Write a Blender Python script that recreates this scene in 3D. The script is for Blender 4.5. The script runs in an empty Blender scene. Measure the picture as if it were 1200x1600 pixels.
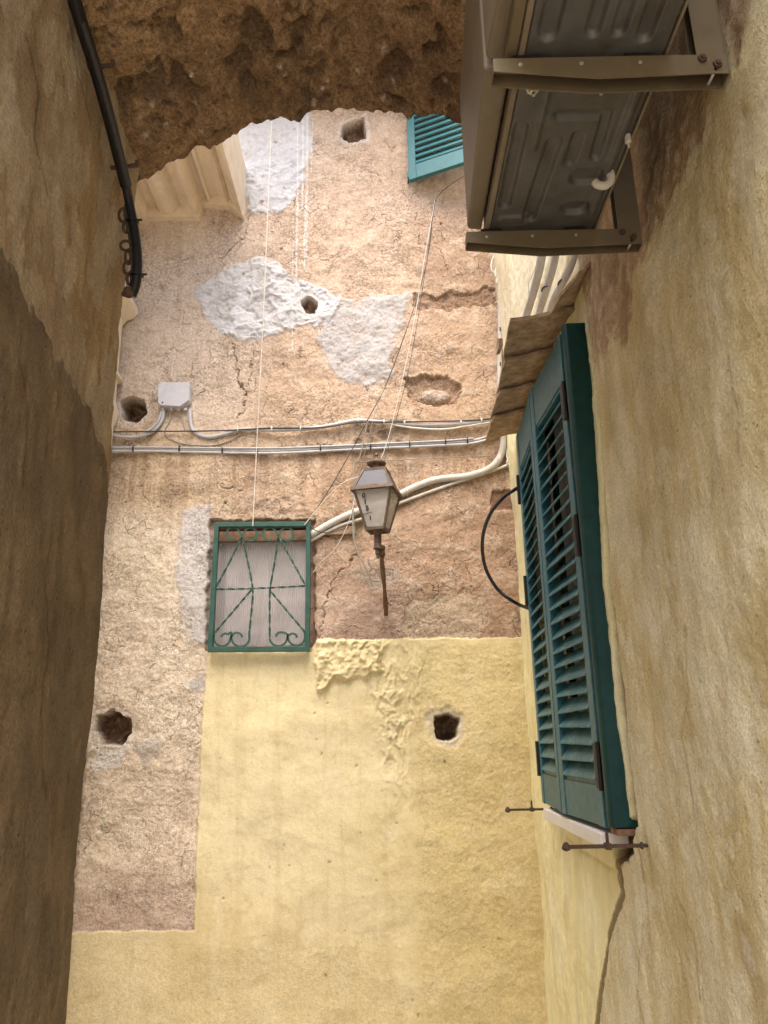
import bpy, math, random
import numpy as np
from mathutils import Vector, Matrix

random.seed(7)
scene = bpy.context.scene
COL = scene.collection

# ------------------------------------------------------------------ camera
PITCH = math.radians(16.5)
ROLL = 0.0197
FPX, W0, H0 = 1202.0, 1200.0, 1600.0
EYE = np.array([0.0, 0.0, 1.6])
_F = np.array([0, math.cos(PITCH), math.sin(PITCH)])
_U = np.array([0, -math.sin(PITCH), math.cos(PITCH)])
_R = np.array([1.0, 0, 0])
cam_d = bpy.data.cameras.new('camera')
cam = bpy.data.objects.new('camera', cam_d)
COL.objects.link(cam)
cr = Vector(_R - ROLL * _U).normalized()
cu = Vector(_U + ROLL * _R).normalized()
cb = -Vector(_F)
cam.matrix_world = Matrix(((cr.x, cu.x, cb.x, EYE[0]), (cr.y, cu.y, cb.y, EYE[1]), (cr.z, cu.z, cb.z, EYE[2]), (0, 0, 0, 1)))
cam_d.sensor_width = 36.0
cam_d.lens = FPX / H0 * 36.0
cam_d.clip_start = 0.05
cam_d.clip_end = 2000
scene.camera = cam

# ------------------------------------------------------------------ light
SUN_EL, SUN_AZ = math.radians(68), math.radians(192)   # azimuth measured from +Y towards +X
world = bpy.data.worlds.new('World')
scene.world = world
world.use_nodes = True
wn = world.node_tree.nodes
wl_ = world.node_tree.links
bg = wn['Background']
sky = wn.new('ShaderNodeTexSky')
sky.sky_type = 'NISHITA'
sky.sun_disc = False
sky.sun_elevation = SUN_EL
sky.sun_rotation = SUN_AZ
sky.air_density = 1.0
sky.dust_density = 6.0
sky.ozone_density = 0.6
wl_.new(sky.outputs[0], bg.inputs[0])
bg.inputs[1].default_value = 0.11
sun_d = bpy.data.lights.new('sun', 'SUN')
sun_d.energy = 1.5
sun_d.angle = math.radians(70)
sun_d.color = (1.0, 0.95, 0.89)
sun = bpy.data.objects.new('sun', sun_d)
COL.objects.link(sun)
sd = Vector((math.sin(SUN_AZ) * math.cos(SUN_EL), math.cos(SUN_AZ) * math.cos(SUN_EL), math.sin(SUN_EL)))
sun.rotation_euler = sd.to_track_quat('Z', 'Y').to_euler()
sun.location = (0, 0, 20)
scene.view_settings.view_transform = 'Standard'
scene.view_settings.look = 'None'
scene.view_settings.exposure = 1.87
scene.view_settings.gamma = 1.0
scene.cycles.max_bounces = 8
scene.cycles.diffuse_bounces = 6
scene.cycles.use_denoising = True
scene.cycles.denoising_prefilter = 'NONE'

# ------------------------------------------------------------------ places: a point of the picture on a known plane of the alley
YF, XR, XL, YC, XH = 4.5, 0.783, -0.93, 2.5, -1.68    # far wall, right wall, passage wall, passage end, rear house
def ray(px, py):
    ix, iy = px - W0 / 2, H0 / 2 - py
    xu, yu = ix + iy * ROLL, iy - ix * ROLL
    return _F + _R * (xu / FPX) + _U * (yu / FPX)
def onY(px, py, Y=YF):
    r = ray(px, py); return tuple(EYE + r * ((Y - EYE[1]) / r[1]))
def onX(px, py, X=XR):
    r = ray(px, py); return tuple(EYE + r * ((X - EYE[0]) / r[0]))
def onZ(px, py, Z):
    r = ray(px, py); return tuple(EYE + r * ((Z - EYE[2]) / r[2]))
def s2l(c):
    c = np.asarray(c, float) / 255.0
    return np.where(c <= 0.04045, c / 12.92, ((c + 0.055) / 1.055) ** 2.4)

# ------------------------------------------------------------------ numpy noise
def _h(ix, iy, seed):
    n = (ix.astype(np.int64) * 374761393 + iy.astype(np.int64) * 668265263 + seed * 974711) & 0xFFFFFFFF
    n = ((n ^ (n >> 13)) * 1274126177) & 0xFFFFFFFF
    n = (n ^ (n >> 16)) & 0xFFFFFF
    return n / float(0xFFFFFF)
def vnoise(x, y, seed=0):
    ix, iy = np.floor(x), np.floor(y)
    fx, fy = x - ix, y - iy
    def g(dx, dy):
        a = _h(ix + dx, iy + dy, seed) * 2 * math.pi
        return np.cos(a) * (fx - dx) + np.sin(a) * (fy - dy)
    u = fx * fx * fx * (fx * (fx * 6 - 15) + 10); v = fy * fy * fy * (fy * (fy * 6 - 15) + 10)
    return ((g(0, 0) * (1 - u) + g(1, 0) * u) * (1 - v) + (g(0, 1) * (1 - u) + g(1, 1) * u) * v) * 1.5
def fbm(x, y, o=4, seed=0, gain=0.5):
    s = 0; a = 1.0; t = 0
    for k in range(o):
        s = s + a * vnoise(x * 2 ** k + 17.3 * k, y * 2 ** k - 9.1 * k, seed + k); t += a; a *= gain
    return s / t * 1.6
def ridged(x, y, o=4, seed=0):
    s = 0; a = 1.0; t = 0
    for k in range(o):
        s = s + a * (1 - np.abs(vnoise(x * 2 ** k, y * 2 ** k, seed + k)) * 2); t += a; a *= 0.5
    return s / t
def worley(x, y, seed=0):
    ix, iy = np.floor(x), np.floor(y)
    f1 = np.full(x.shape, 9.0); f2 = np.full(x.shape, 9.0)
    for dx in (-1, 0, 1):
        for dy in (-1, 0, 1):
            cx, cy = ix + dx, iy + dy
            d = np.hypot(cx + _h(cx, cy, seed) - x, cy + _h(cx, cy, seed + 51) - y)
            f2 = np.minimum(f2, np.maximum(f1, d)); f1 = np.minimum(f1, d)
    return f1, f2
def sstep(a, b, x):
    t = np.clip((x - a) / (b - a), 0, 1); return t * t * (3 - 2 * t)
def sdf(poly, x, y):
    """signed distance, positive inside"""
    d = np.full(x.shape, 1e9); ins = np.zeros(x.shape, bool); n = len(poly)
    for i in range(n):
        (x0, y0), (x1, y1) = poly[i], poly[(i + 1) % n]
        ex, ey = x1 - x0, y1 - y0
        t = np.clip(((x - x0) * ex + (y - y0) * ey) / (ex * ex + ey * ey + 1e-12), 0, 1)
        d = np.minimum(d, np.hypot(x - x0 - t * ex, y - y0 - t * ey))
        c = (y0 > y) != (y1 > y)
        with np.errstate(divide='ignore', invalid='ignore'):
            ins ^= c & (x < ex * (y - y0) / (ey if ey != 0 else 1e-12) + x0)
    return np.where(ins, d, -d)
def dline(pts, x, y):
    d = np.full(x.shape, 1e9)
    for (x0, y0), (x1, y1) in zip(pts[:-1], pts[1:]):
        ex, ey = x1 - x0, y1 - y0
        t = np.clip(((x - x0) * ex + (y - y0) * ey) / (ex * ex + ey * ey + 1e-12), 0, 1)
        d = np.minimum(d, np.hypot(x - x0 - t * ex, y - y0 - t * ey))
    return d
def field(samples, x, y, s):
    """smooth mix of colours given at points"""
    acc = np.zeros(x.shape + (3,)); w = np.full(x.shape, 1e-9)
    for (px, py), c in samples:
        k = 1.0 / (((x - px) ** 2 + (y - py) ** 2) / (s * s) + 0.02) ** 2
        acc += k[..., None] * np.asarray(c); w += k
    return acc / w[..., None]
def mixc(c, m, d):
    return c * (1 - m[..., None]) + np.asarray(d) * m[..., None]

# ------------------------------------------------------------------ objects
WLOC = {}
def prop(o, label=None, cat=None, group=None, kind=None):
    if label: o['label'] = label
    if cat: o['category'] = cat
    if group: o['group'] = group
    if kind: o['kind'] = kind
    return o
def link(o, parent, loc):
    COL.objects.link(o)
    WLOC[o.name] = Vector(loc)
    if parent is not None:
        o.parent = parent
        o.location = Vector(loc) - WLOC[parent.name]
    else:
        o.location = loc
    return o
def empty(name, loc, label, cat, group=None):
    o = bpy.data.objects.new(name, None)
    o.empty_display_size = 0.1
    link(o, None, loc)
    return prop(o, label, cat, group)
def mk(name, geo, mat, parent=None, smooth=35, org=None, label=None, cat=None, group=None, kind=None, bevel=0):
    V, F = geo
    V = np.asarray(V, float)
    if org is None:
        org = (V.min(0) + V.max(0)) / 2
        org[2] = V[:, 2].min()
    me = bpy.data.meshes.new(name)
    me.from_pydata((V - np.asarray(org)).tolist(), [], F)
    me.validate()
    me.materials.append(mat)
    if smooth:
        me.polygons.foreach_set('use_smooth', [True] * len(me.polygons))
        me.set_sharp_from_angle(angle=math.radians(smooth))
    o = bpy.data.objects.new(name, me)
    link(o, parent, org)
    if bevel:
        b = o.modifiers.new('bevel', 'BEVEL'); b.width = bevel; b.segments = 2; b.limit_method = 'ANGLE'
        b.harden_normals = False
    return prop(o, label, cat, group, kind)
def again(src, name, parent, loc):
    o = bpy.data.objects.new(name, src.data)
    link(o, parent, loc)
    for m in src.modifiers:
        b = o.modifiers.new('bevel', 'BEVEL'); b.width = m.width; b.segments = 2; b.limit_method = 'ANGLE'
    return o
def join(*gs):
    V, F = [], []
    for v, f in gs:
        k = len(V); V += [tuple(p) for p in v]; F += [tuple(i + k for i in q) for q in f]
    return V, F
def box(a, b):
    x0, y0, z0 = np.minimum(a, b); x1, y1, z1 = np.maximum(a, b)
    V = [(x0, y0, z0), (x1, y0, z0), (x1, y1, z0), (x0, y1, z0), (x0, y0, z1), (x1, y0, z1), (x1, y1, z1), (x0, y1, z1)]
    return V, [(0, 3, 2, 1), (4, 5, 6, 7), (0, 1, 5, 4), (1, 2, 6, 5), (2, 3, 7, 6), (3, 0, 4, 7)]
def xf(geo, M):
    return [tuple(M @ Vector(v)) for v in geo[0]], geo[1]
def bar(p, q, w, t, up=(0, 0, 1)):
    """rectangular bar from p to q, w across, t along up"""
    p, q, up = Vector(p), Vector(q), Vector(up)
    d = (q - p).normalized(); s = d.cross(up).normalized(); u = s.cross(d).normalized()
    V = []
    for c in (p, q):
        for a, b in ((-1, -1), (1, -1), (1, 1), (-1, 1)):
            V.append(tuple(c + s * (a * w / 2) + u * (b * t / 2)))
    return V, [(3, 2, 1, 0), (4, 5, 6, 7), (0, 1, 5, 4), (1, 2, 6, 5), (2, 3, 7, 6), (3, 0, 4, 7)]
def prism(poly, fn, a, b):
    """poly in 2-D, fn(u, v, w) -> point, from w=a to w=b"""
    n = len(poly)
    V = [fn(u, v, a) for u, v in poly] + [fn(u, v, b) for u, v in poly]
    F = [tuple(range(n))[::-1], tuple(range(n, 2 * n))] + [(i, (i + 1) % n, n + (i + 1) % n, n + i) for i in range(n)]
    return V, F
def spline(pts, n=8):
    P = [np.asarray(p, float) for p in pts]
    P = [2 * P[0] - P[1]] + P + [2 * P[-1] - P[-2]]
    out = []
    for i in range(1, len(P) - 2):
        for k in range(n):
            t = k / n
            a, b, c, d = P[i - 1], P[i], P[i + 1], P[i + 2]
            out.append(0.5 * ((2 * b) + (-a + c) * t + (2 * a - 5 * b + 4 * c - d) * t * t + (-a + 3 * b - 3 * c + d) * t ** 3))
    out.append(P[-2])
    return out
def sweep(path, sec, twist=0.0, scale=None, caps=True):
    """sweep a closed 2-D section along a path; twist in turns"""
    P = [Vector(p) for p in path]; n = len(P); m = len(sec)
    T = [((P[min(i + 1, n - 1)] - P[max(i - 1, 0)]).normalized()) for i in range(n)]
    ref = Vector((0, 1, 0)) if abs(T[0].y) < 0.9 else Vector((1, 0, 0))
    N = (ref - T[0] * ref.dot(T[0])).normalized()
    V = []
    L = [0]
    for i in range(1, n): L.append(L[-1] + (P[i] - P[i - 1]).length)
    for i in range(n):
        N = (N - T[i] * N.dot(T[i])).normalized()
        B = T[i].cross(N)
        a = twist * 2 * math.pi * L[i] / L[-1]
        k = scale[i] if scale is not None else 1.0
        for u, v in sec:
            uu, vv = u * math.cos(a) - v * math.sin(a), u * math.sin(a) + v * math.cos(a)
            V.append(tuple(P[i] + N * (uu * k) + B * (vv * k)))
    F = []
    for i in range(n - 1):
        for j in range(m):
            F.append((i * m + j, i * m + (j + 1) % m, (i + 1) * m + (j + 1) % m, (i + 1) * m + j))
    if caps:
        F.append(tuple(range(m))[::-1]); F.append(tuple((n - 1) * m + j for j in range(m)))
    return V, F
def circ(r, n=8):
    return [(r * math.cos(2 * math.pi * k / n), r * math.sin(2 * math.pi * k / n)) for k in range(n)]
def tube(pts, r, n=8, sm=6):
    return sweep(spline(pts, sm) if sm > 1 else pts, circ(r, n))
def ribbed(pts, r, pitch=0.009, n=12):
    P = spline(pts, 10)
    L = [0]
    for a, b in zip(P[:-1], P[1:]): L.append(L[-1] + float(np.linalg.norm(b - a)))
    m = int(L[-1] / (pitch / 4)); S = np.linspace(0, L[-1], m)
    A = np.array(P); Q = np.stack([np.interp(S, L, A[:, k]) for k in range(3)], 1)
    sc = 1 + 0.09 * np.sign(np.sin(S / pitch * 2 * math.pi)) 
    return sweep(list(Q), circ(r, n), scale=sc)
def lathe(prof, c, n=20, axis=(0, 0, 1)):
    """prof: (radius, height) pairs about a line through c"""
    ax = Vector(axis).normalized(); s = ax.orthogonal().normalized(); t = ax.cross(s)
    V, F = [], []
    for r, h in prof:
        for k in range(n):
            a = 2 * math.pi * k / n
            V.append(tuple(Vector(c) + ax * h + (s * math.cos(a) + t * math.sin(a)) * r))
    for i in range(len(prof) - 1):
        for k in range(n):
            F.append((i * n + k, i * n + (k + 1) % n, (i + 1) * n + (k + 1) % n, (i + 1) * n + k))
    F.append(tuple(range(n))[::-1]); F.append(tuple((len(prof) - 1) * n + k for k in range(n)))
    return V, F
def sheet(name, P, back, mat, colour=None, parent=None, flip=False, attrs=None, **kw):
    """closed slab: displaced front grid P (n, m, 3) and its rim carried to the back by the function back(points)"""
    n, m = P.shape[:2]
    idx = np.arange(n * m).reshape(n, m)
    q = np.stack([idx[:-1, :-1], idx[1:, :-1], idx[1:, 1:], idx[:-1, 1:]], -1).reshape(-1, 4)
    rim = np.concatenate([idx[0, :], idx[1:, -1], idx[-1, -2::-1], idx[-2:0:-1, 0]])
    bp = back(P.reshape(-1, 3)[rim].copy())
    k = n * m
    nr = len(rim); rb = k + np.arange(nr)
    side = np.stack([rim, np.roll(rim, -1), np.roll(rb, -1), rb], -1)
    V = np.concatenate([P.reshape(-1, 3), bp])
    faces = np.concatenate([q, side])
    cs = [k + 0, k + m - 1, k + m - 1 + n - 1, k + 2 * (m - 1) + n - 1]
    faces = np.concatenate([faces, np.array([cs])])
    if flip: faces = faces[:, ::-1]
    org = np.array([V[:, 0].mean(), V[:, 1].mean(), V[:, 2].min()])
    me = bpy.data.meshes.new(name)
    me.vertices.add(len(V)); me.vertices.foreach_set('co', (V - org).astype(np.float32).ravel())
    me.loops.add(faces.size); me.loops.foreach_set('vertex_index', faces.astype(np.int32).ravel())
    me.polygons.add(len(faces))
    me.polygons.foreach_set('loop_start', np.arange(0, faces.size, 4, dtype=np.int32))
    me.polygons.foreach_set('use_smooth', np.ones(len(faces), bool))
    me.update(calc_edges=True)
    def attr(nm, arr):
        full = np.ones((len(V), 4), np.float32)
        full[:k, :3] = arr.reshape(-1, 3); full[k:, :3] = arr.reshape(-1, 3)[rim]
        a = me.attributes.new(nm, 'FLOAT_COLOR', 'POINT'); a.data.foreach_set('color', full.ravel())
    if colour is not None: attr('tint', colour)
    if attrs is not None: attr('masks', attrs)
    me.materials.append(mat)
    o = bpy.data.objects.new(name, me)
    link(o, parent, org)
    return prop(o, **kw)

# ------------------------------------------------------------------ materials
class NT:
    def __init__(s, name):
        s.m = bpy.data.materials.new(name); s.m.use_nodes = True
        s.t = s.m.node_tree; s.b = s.t.nodes['Principled BSDF']; s.co = None
    def n(s, typ, **kw):
        x = s.t.nodes.new(typ)
        for k, v in kw.items(): setattr(x, k, v)
        return x
    def l(s, a, b): s.t.links.new(a, b)
    def coord(s, scale=(1, 1, 1), rot=(0, 0, 0)):
        if s.co is None: s.co = s.n('ShaderNodeTexCoord')
        mp = s.n('ShaderNodeMapping'); mp.inputs['Scale'].default_value = scale; mp.inputs['Rotation'].default_value = rot
        s.l(s.co.outputs['Object'], mp.inputs[0]); return mp.outputs[0]
    def noise(s, scale, detail=4, rough=0.55, vec=None, dist=0.0):
        x = s.n('ShaderNodeTexNoise'); x.inputs['Scale'].default_value = scale; x.inputs['Detail'].default_value = detail
        x.inputs['Roughness'].default_value = rough; x.inputs['Distortion'].default_value = dist
        s.l(vec if vec is not None else s.coord(), x.inputs['Vector']); return x.outputs['Fac']
    def vor(s, scale, feature='F1', vec=None):
        x = s.n('ShaderNodeTexVoronoi', feature=feature); x.inputs['Scale'].default_value = scale
        s.l(vec if vec is not None else s.coord(), x.inputs['Vector']); return x.outputs['Distance']
    def rng(s, v, a, b, c, d):
        x = s.n('ShaderNodeMapRange'); s.l(v, x.inputs[0])
        for i, q in enumerate((a, b, c, d)): x.inputs[i + 1].default_value = q
        return x.outputs[0]
    def math(s, op, a, b):
        x = s.n('ShaderNodeMath', operation=op)
        for i, q in enumerate((a, b)):
            if isinstance(q, (int, float)): x.inputs[i].default_value = q
            else: s.l(q, x.inputs[i])
        return x.outputs[0]
    def mix(s, f, a, b, mode='MIX'):
        x = s.n('ShaderNodeMix', data_type='RGBA', blend_type=mode)
        for i, q in ((0, f), (6, a), (7, b)):
            if isinstance(q, (int, float)): x.inputs[i].default_value = q
            elif isinstance(q, (tuple, list)): x.inputs[i].default_value = (*q[:3], 1)
            else: s.l(q, x.inputs[i])
        return x.outputs[2]
    def grey(s, v):
        x = s.n('ShaderNodeCombineColor')
        for i in range(3): s.l(v, x.inputs[i])
        return x.outputs[0]
    def attr(s, nm):
        x = s.n('ShaderNodeAttribute', attribute_name=nm); return x.outputs['Color']
    def bump(s, h, dist, strength=1.0):
        x = s.n('ShaderNodeBump'); x.inputs['Distance'].default_value = dist; x.inputs['Strength'].default_value = strength
        s.l(h, x.inputs['Height']); s.l(x.outputs[0], s.b.inputs['Normal'])
    def out(s, col, rough=0.9, metal=0.0, spec=0.25):
        if isinstance(col, (tuple, list)): s.b.inputs['Base Color'].default_value = (*col[:3], 1)
        else: s.l(col, s.b.inputs['Base Color'])
        if isinstance(rough, (int, float)): s.b.inputs['Roughness'].default_value = rough
        else: s.l(rough, s.b.inputs['Roughness'])
        s.b.inputs['Metallic'].default_value = metal; s.b.inputs['Specular IOR Level'].default_value = spec
        return s.m

def plaster_mat(name, grain=85, depth=0.005, lo=0.80, hi=1.12, crack=0.0, streak=None):
    s = NT(name)
    tint = s.attr('tint'); mk_ = s.n('ShaderNodeSeparateColor'); s.l(s.attr('masks'), mk_.inputs[0])
    rough_amt = mk_.outputs[0]                          # red: how coarse the plaster is here
    a = s.noise(grain, 3, 0.6); b = s.noise(grain * 3.1, 2, 0.5); c = s.noise(9, 4, 0.6)
    g = s.math('ADD', s.math('MULTIPLY', a, 0.6), s.math('MULTIPLY', b, 0.4))
    v = s.math('MULTIPLY', s.rng(g, 0.36, 0.60, lo, hi), s.rng(c, 0.3, 0.7, 0.93, 1.06))
    v = s.math('ADD', s.math('MULTIPLY', v, rough_amt), s.math('MULTIPLY', s.math('SUBTRACT', 1.0, rough_amt), s.rng(g, 0.3, 0.7, 0.965, 1.03)))
    pv = s.n('ShaderNodeTexVoronoi', feature='F1'); pv.inputs['Scale'].default_value = grain * 0.42; s.l(s.coord(), pv.inputs['Vector'])
    pit = s.math('MULTIPLY', s.rng(pv.outputs['Distance'], 0.10, 0.24, 1, 0), s.math('MULTIPLY', rough_amt, s.rng(s.noise(grain * 0.16, 3, 0.6), 0.50, 0.62, 0, 1)))
    v = s.math('MULTIPLY', v, s.rng(pit, 0, 1, 1.0, 0.58))
    h = s.math('SUBTRACT', g, s.math('MULTIPLY', pit, 0.6))
    if streak:
        st = s.noise(streak[0], 4, 0.6, s.coord(streak[1], streak[2]))
        v = s.math('MULTIPLY', v, s.rng(st, 0.35, 0.68, 0.91, 1.06))
        h = s.math('ADD', h, s.math('MULTIPLY', st, 0.25))
    if crack:
        w = s.n('ShaderNodeVectorMath', operation='MULTIPLY_ADD')
        nz = s.n('ShaderNodeTexNoise'); nz.inputs['Scale'].default_value = 14; nz.inputs['Detail'].default_value = 3
        s.l(s.coord(), nz.inputs['Vector']); s.l(nz.outputs['Color'], w.inputs[0]); w.inputs[1].default_value = (0.09, 0.09, 0.09); s.l(s.coord(), w.inputs[2])
        e = s.vor(crack, 'DISTANCE_TO_EDGE', w.outputs[0])
        line = s.math('MULTIPLY', s.rng(e, 0.0, 0.03, 1, 0), s.math('MULTIPLY', mk_.outputs[1], s.rng(s.noise(7, 3), 0.5, 0.66, 0, 1)))
        v = s.math('MULTIPLY', v, s.rng(line, 0, 1, 1.0, 0.75))
        h = s.math('SUBTRACT', h, s.math('MULTIPLY', line, 0.8))
    col = s.mix(1.0, tint, s.grey(v), 'MULTIPLY')
    h2 = s.math('MULTIPLY', h, s.math('ADD', 0.12, rough_amt))
    s.bump(h2, depth)
    return s.out(col, 0.95, 0, 0.1)

def simple(name, col, rough=0.6, metal=0, var=0.12, nscale=30, bump=0.0, spec=0.35, dirt=None, dscale=8):
    s = NT(name)
    v = s.rng(s.noise(nscale, 4), 0.3, 0.7, 1 - var, 1 + var)
    c = s.mix(1.0, tuple(col), s.grey(v), 'MULTIPLY')
    if dirt is not None:
        c = s.mix(s.rng(s.noise(dscale, 6, 0.7), 0.5, 0.72, 0, 0.85), c, tuple(dirt))
    if bump: s.bump(s.noise(nscale * 2, 4), bump)
    return s.out(c, rough, metal, spec)

M = {}
M['far'] = plaster_mat('old_ochre_plaster', 66, 0.012, 0.54, 1.22, crack=9.0)
M['left'] = plaster_mat('brown_render', 95, 0.008, 0.66, 1.15, streak=(5, (2.4, 2.4, 1.1), (0.25, 0, 0)))
M['right'] = plaster_mat('cream_brushed_render', 115, 0.005, 0.68, 1.14, streak=(5, (3.0, 3.0, 1.0), (-0.35, 0, 0)))
M['rubble'] = plaster_mat('brown_rubble_mortar', 80, 0.014, 0.5, 1.25)
M['green'] = simple('dark_green_paint', (0.024, 0.082, 0.064), 0.45, 0, 0.2, 25, 0.0006, 0.4, (0.05, 0.10, 0.075), 14)
M['teal'] = simple('teal_shutter_paint', (0.024, 0.122, 0.158), 0.42, 0, 0.2, 30, 0.0008, 0.4, (0.10, 0.19, 0.19), 26)
M['slat'] = simple('sky_sheen_teal_slat_paint', (0.038, 0.145, 0.172), 0.45, 0, 0.25, 34, 0.0008, 0.4, (0.17, 0.25, 0.26), 18)  # lighter teal with pale mottling, sky reflection on the slats put into the colour
M['tealdark'] = simple('dark_teal_casing_paint', (0.008, 0.046, 0.044), 0.5, 0, 0.2, 16, 0.0008, 0.22)
M['teal2'] = simple('turquoise_shutter_paint', (0.028, 0.13, 0.145), 0.5, 0, 0.12, 22, 0.0005, 0.45)
M['black'] = simple('black_rubber', (0.012, 0.011, 0.011), 0.5, 0, 0.2, 40)
M['iron'] = simple('rusty_iron', (0.085, 0.055, 0.04), 0.75, 0.1, 0.35, 60, 0.001, 0.3, (0.11, 0.05, 0.028), 25)
M['rust'] = simple('brown_rust', (0.17, 0.10, 0.065), 0.85, 0, 0.3, 50, 0.001, 0.2, (0.10, 0.06, 0.04), 20)
M['lamp'] = simple('weathered_bronze_paint', (0.11, 0.075, 0.05), 0.6, 0.15, 0.3, 50, 0.0008, 0.35, (0.2, 0.16, 0.12), 22)
M['pvc'] = simple('grey_pvc', (0.46, 0.46, 0.47), 0.45, 0, 0.08, 18, 0, 0.4, (0.34, 0.31, 0.27), 7)
M['pvcw'] = simple('off_white_pvc', (0.62, 0.59, 0.53), 0.5, 0, 0.1, 18, 0, 0.35, (0.42, 0.36, 0.28), 9)
M['box'] = simple('grey_plastic_box', (0.50, 0.50, 0.53), 0.5, 0, 0.08, 12, 0, 0.35, (0.40, 0.39, 0.38), 14)
M['string'] = simple('white_string', (0.62, 0.58, 0.52), 0.8, 0, 0.1, 40)
M['wire'] = simple('dull_wire', (0.30, 0.27, 0.23), 0.7, 0, 0.2, 40)
M['wired'] = simple('dark_wire', (0.05, 0.045, 0.045), 0.6, 0, 0.2, 40)
M['wireg'] = simple('greenish_wire', (0.22, 0.27, 0.22), 0.7, 0, 0.2, 40)
M['acwhite'] = simple('yellowed_casing', (0.20, 0.165, 0.115), 0.5, 0, 0.12, 10, 0.0004, 0.35, (0.17, 0.125, 0.08), 6)
M['acpan'] = simple('galvanised_pan', (0.115, 0.115, 0.112), 0.45, 0.4, 0.2, 14, 0.0006, 0.4, (0.085, 0.068, 0.05), 10)
M['bracket'] = simple('beige_bracket_paint', (0.15, 0.118, 0.072), 0.45, 0, 0.12, 12, 0.0004, 0.35, (0.12, 0.085, 0.05), 8)
M['bolt'] = simple('zinc_bolt', (0.55, 0.54, 0.5), 0.4, 0.7, 0.15, 50)
M['stone'] = simple('cream_carved_stone', (0.74, 0.64, 0.50), 0.85, 0, 0.1, 6, 0.002, 0.15, (0.6, 0.48, 0.34), 5)
M['tile'] = simple('weathered_roof_tile', (0.38, 0.28, 0.185), 0.9, 0, 0.4, 24, 0.008, 0.1, (0.54, 0.44, 0.32), 16)
M['wood'] = simple('bare_grey_wood', (0.22, 0.14, 0.09), 0.85, 0, 0.3, 20, 0.002, 0.15, (0.35, 0.27, 0.2), 9)
M['sill'] = simple('white_marble_sill', (0.74, 0.72, 0.70), 0.5, 0, 0.06, 8, 0.0005, 0.3)
M['brick'] = simple('red_brick', (0.26, 0.15, 0.105), 0.9, 0, 0.25, 25, 0.003, 0.1)
M['dark'] = simple('dark_interior', (0.012, 0.011, 0.010), 0.9, 0, 0.2, 10)
M['card'] = simple('beige_cardboard', (0.66, 0.57, 0.50), 0.85, 0, 0.06, 7, 0, 0.15, (0.58, 0.49, 0.42), 4)
M['ink'] = simple('grey_black_numerals', (0.04, 0.035, 0.035), 0.7, 0, 0.2, 40)
M['ground'] = simple('grey_paving', (0.48, 0.44, 0.38), 0.85, 0, 0.25, 3, 0.004, 0.2, (0.38, 0.34, 0.28), 2)
def glassy(name, col, alpha, rough):
    s = NT(name); v = s.rng(s.noise(9, 5), 0.3, 0.75, 0.8, 1.1)
    c = s.mix(1.0, tuple(col), s.grey(v), 'MULTIPLY')
    s.out(c, rough, 0, 0.5); s.b.inputs['Alpha'].default_value = alpha
    return s.m
M['glass'] = glassy('dusty_lantern_glass', (0.66, 0.62, 0.56), 0.48, 0.25)
M['glassblue'] = glassy('hazy_top_glass', (0.10, 0.10, 0.12), 0.94, 0.6)
M['panel'] = glassy('ribbed_plastic_sheet', (0.62, 0.59, 0.59), 0.5, 0.35)
M['pane'] = glassy('window_glass', (0.02, 0.022, 0.025), 1.0, 0.08)

# ------------------------------------------------------------------ ground
g = mk('ground', ([(-60, -60, 0), (60, -60, 0), (60, 60, 0), (-60, 60, 0)], [(0, 1, 2, 3)]), M['ground'], kind='structure', smooth=0)

# ------------------------------------------------------------------ far wall
def fw(pts): return [(onY(a, b)[0], onY(a, b)[2]) for a, b in pts]
def wall_axis(lo, hi, fine0, fine1, fine, coarse):
    a = np.arange(lo, fine0, coarse); b = np.arange(fine0, fine1, fine); c = np.arange(fine1, hi + coarse, coarse)
    return np.concatenate([a, b, c])

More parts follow.
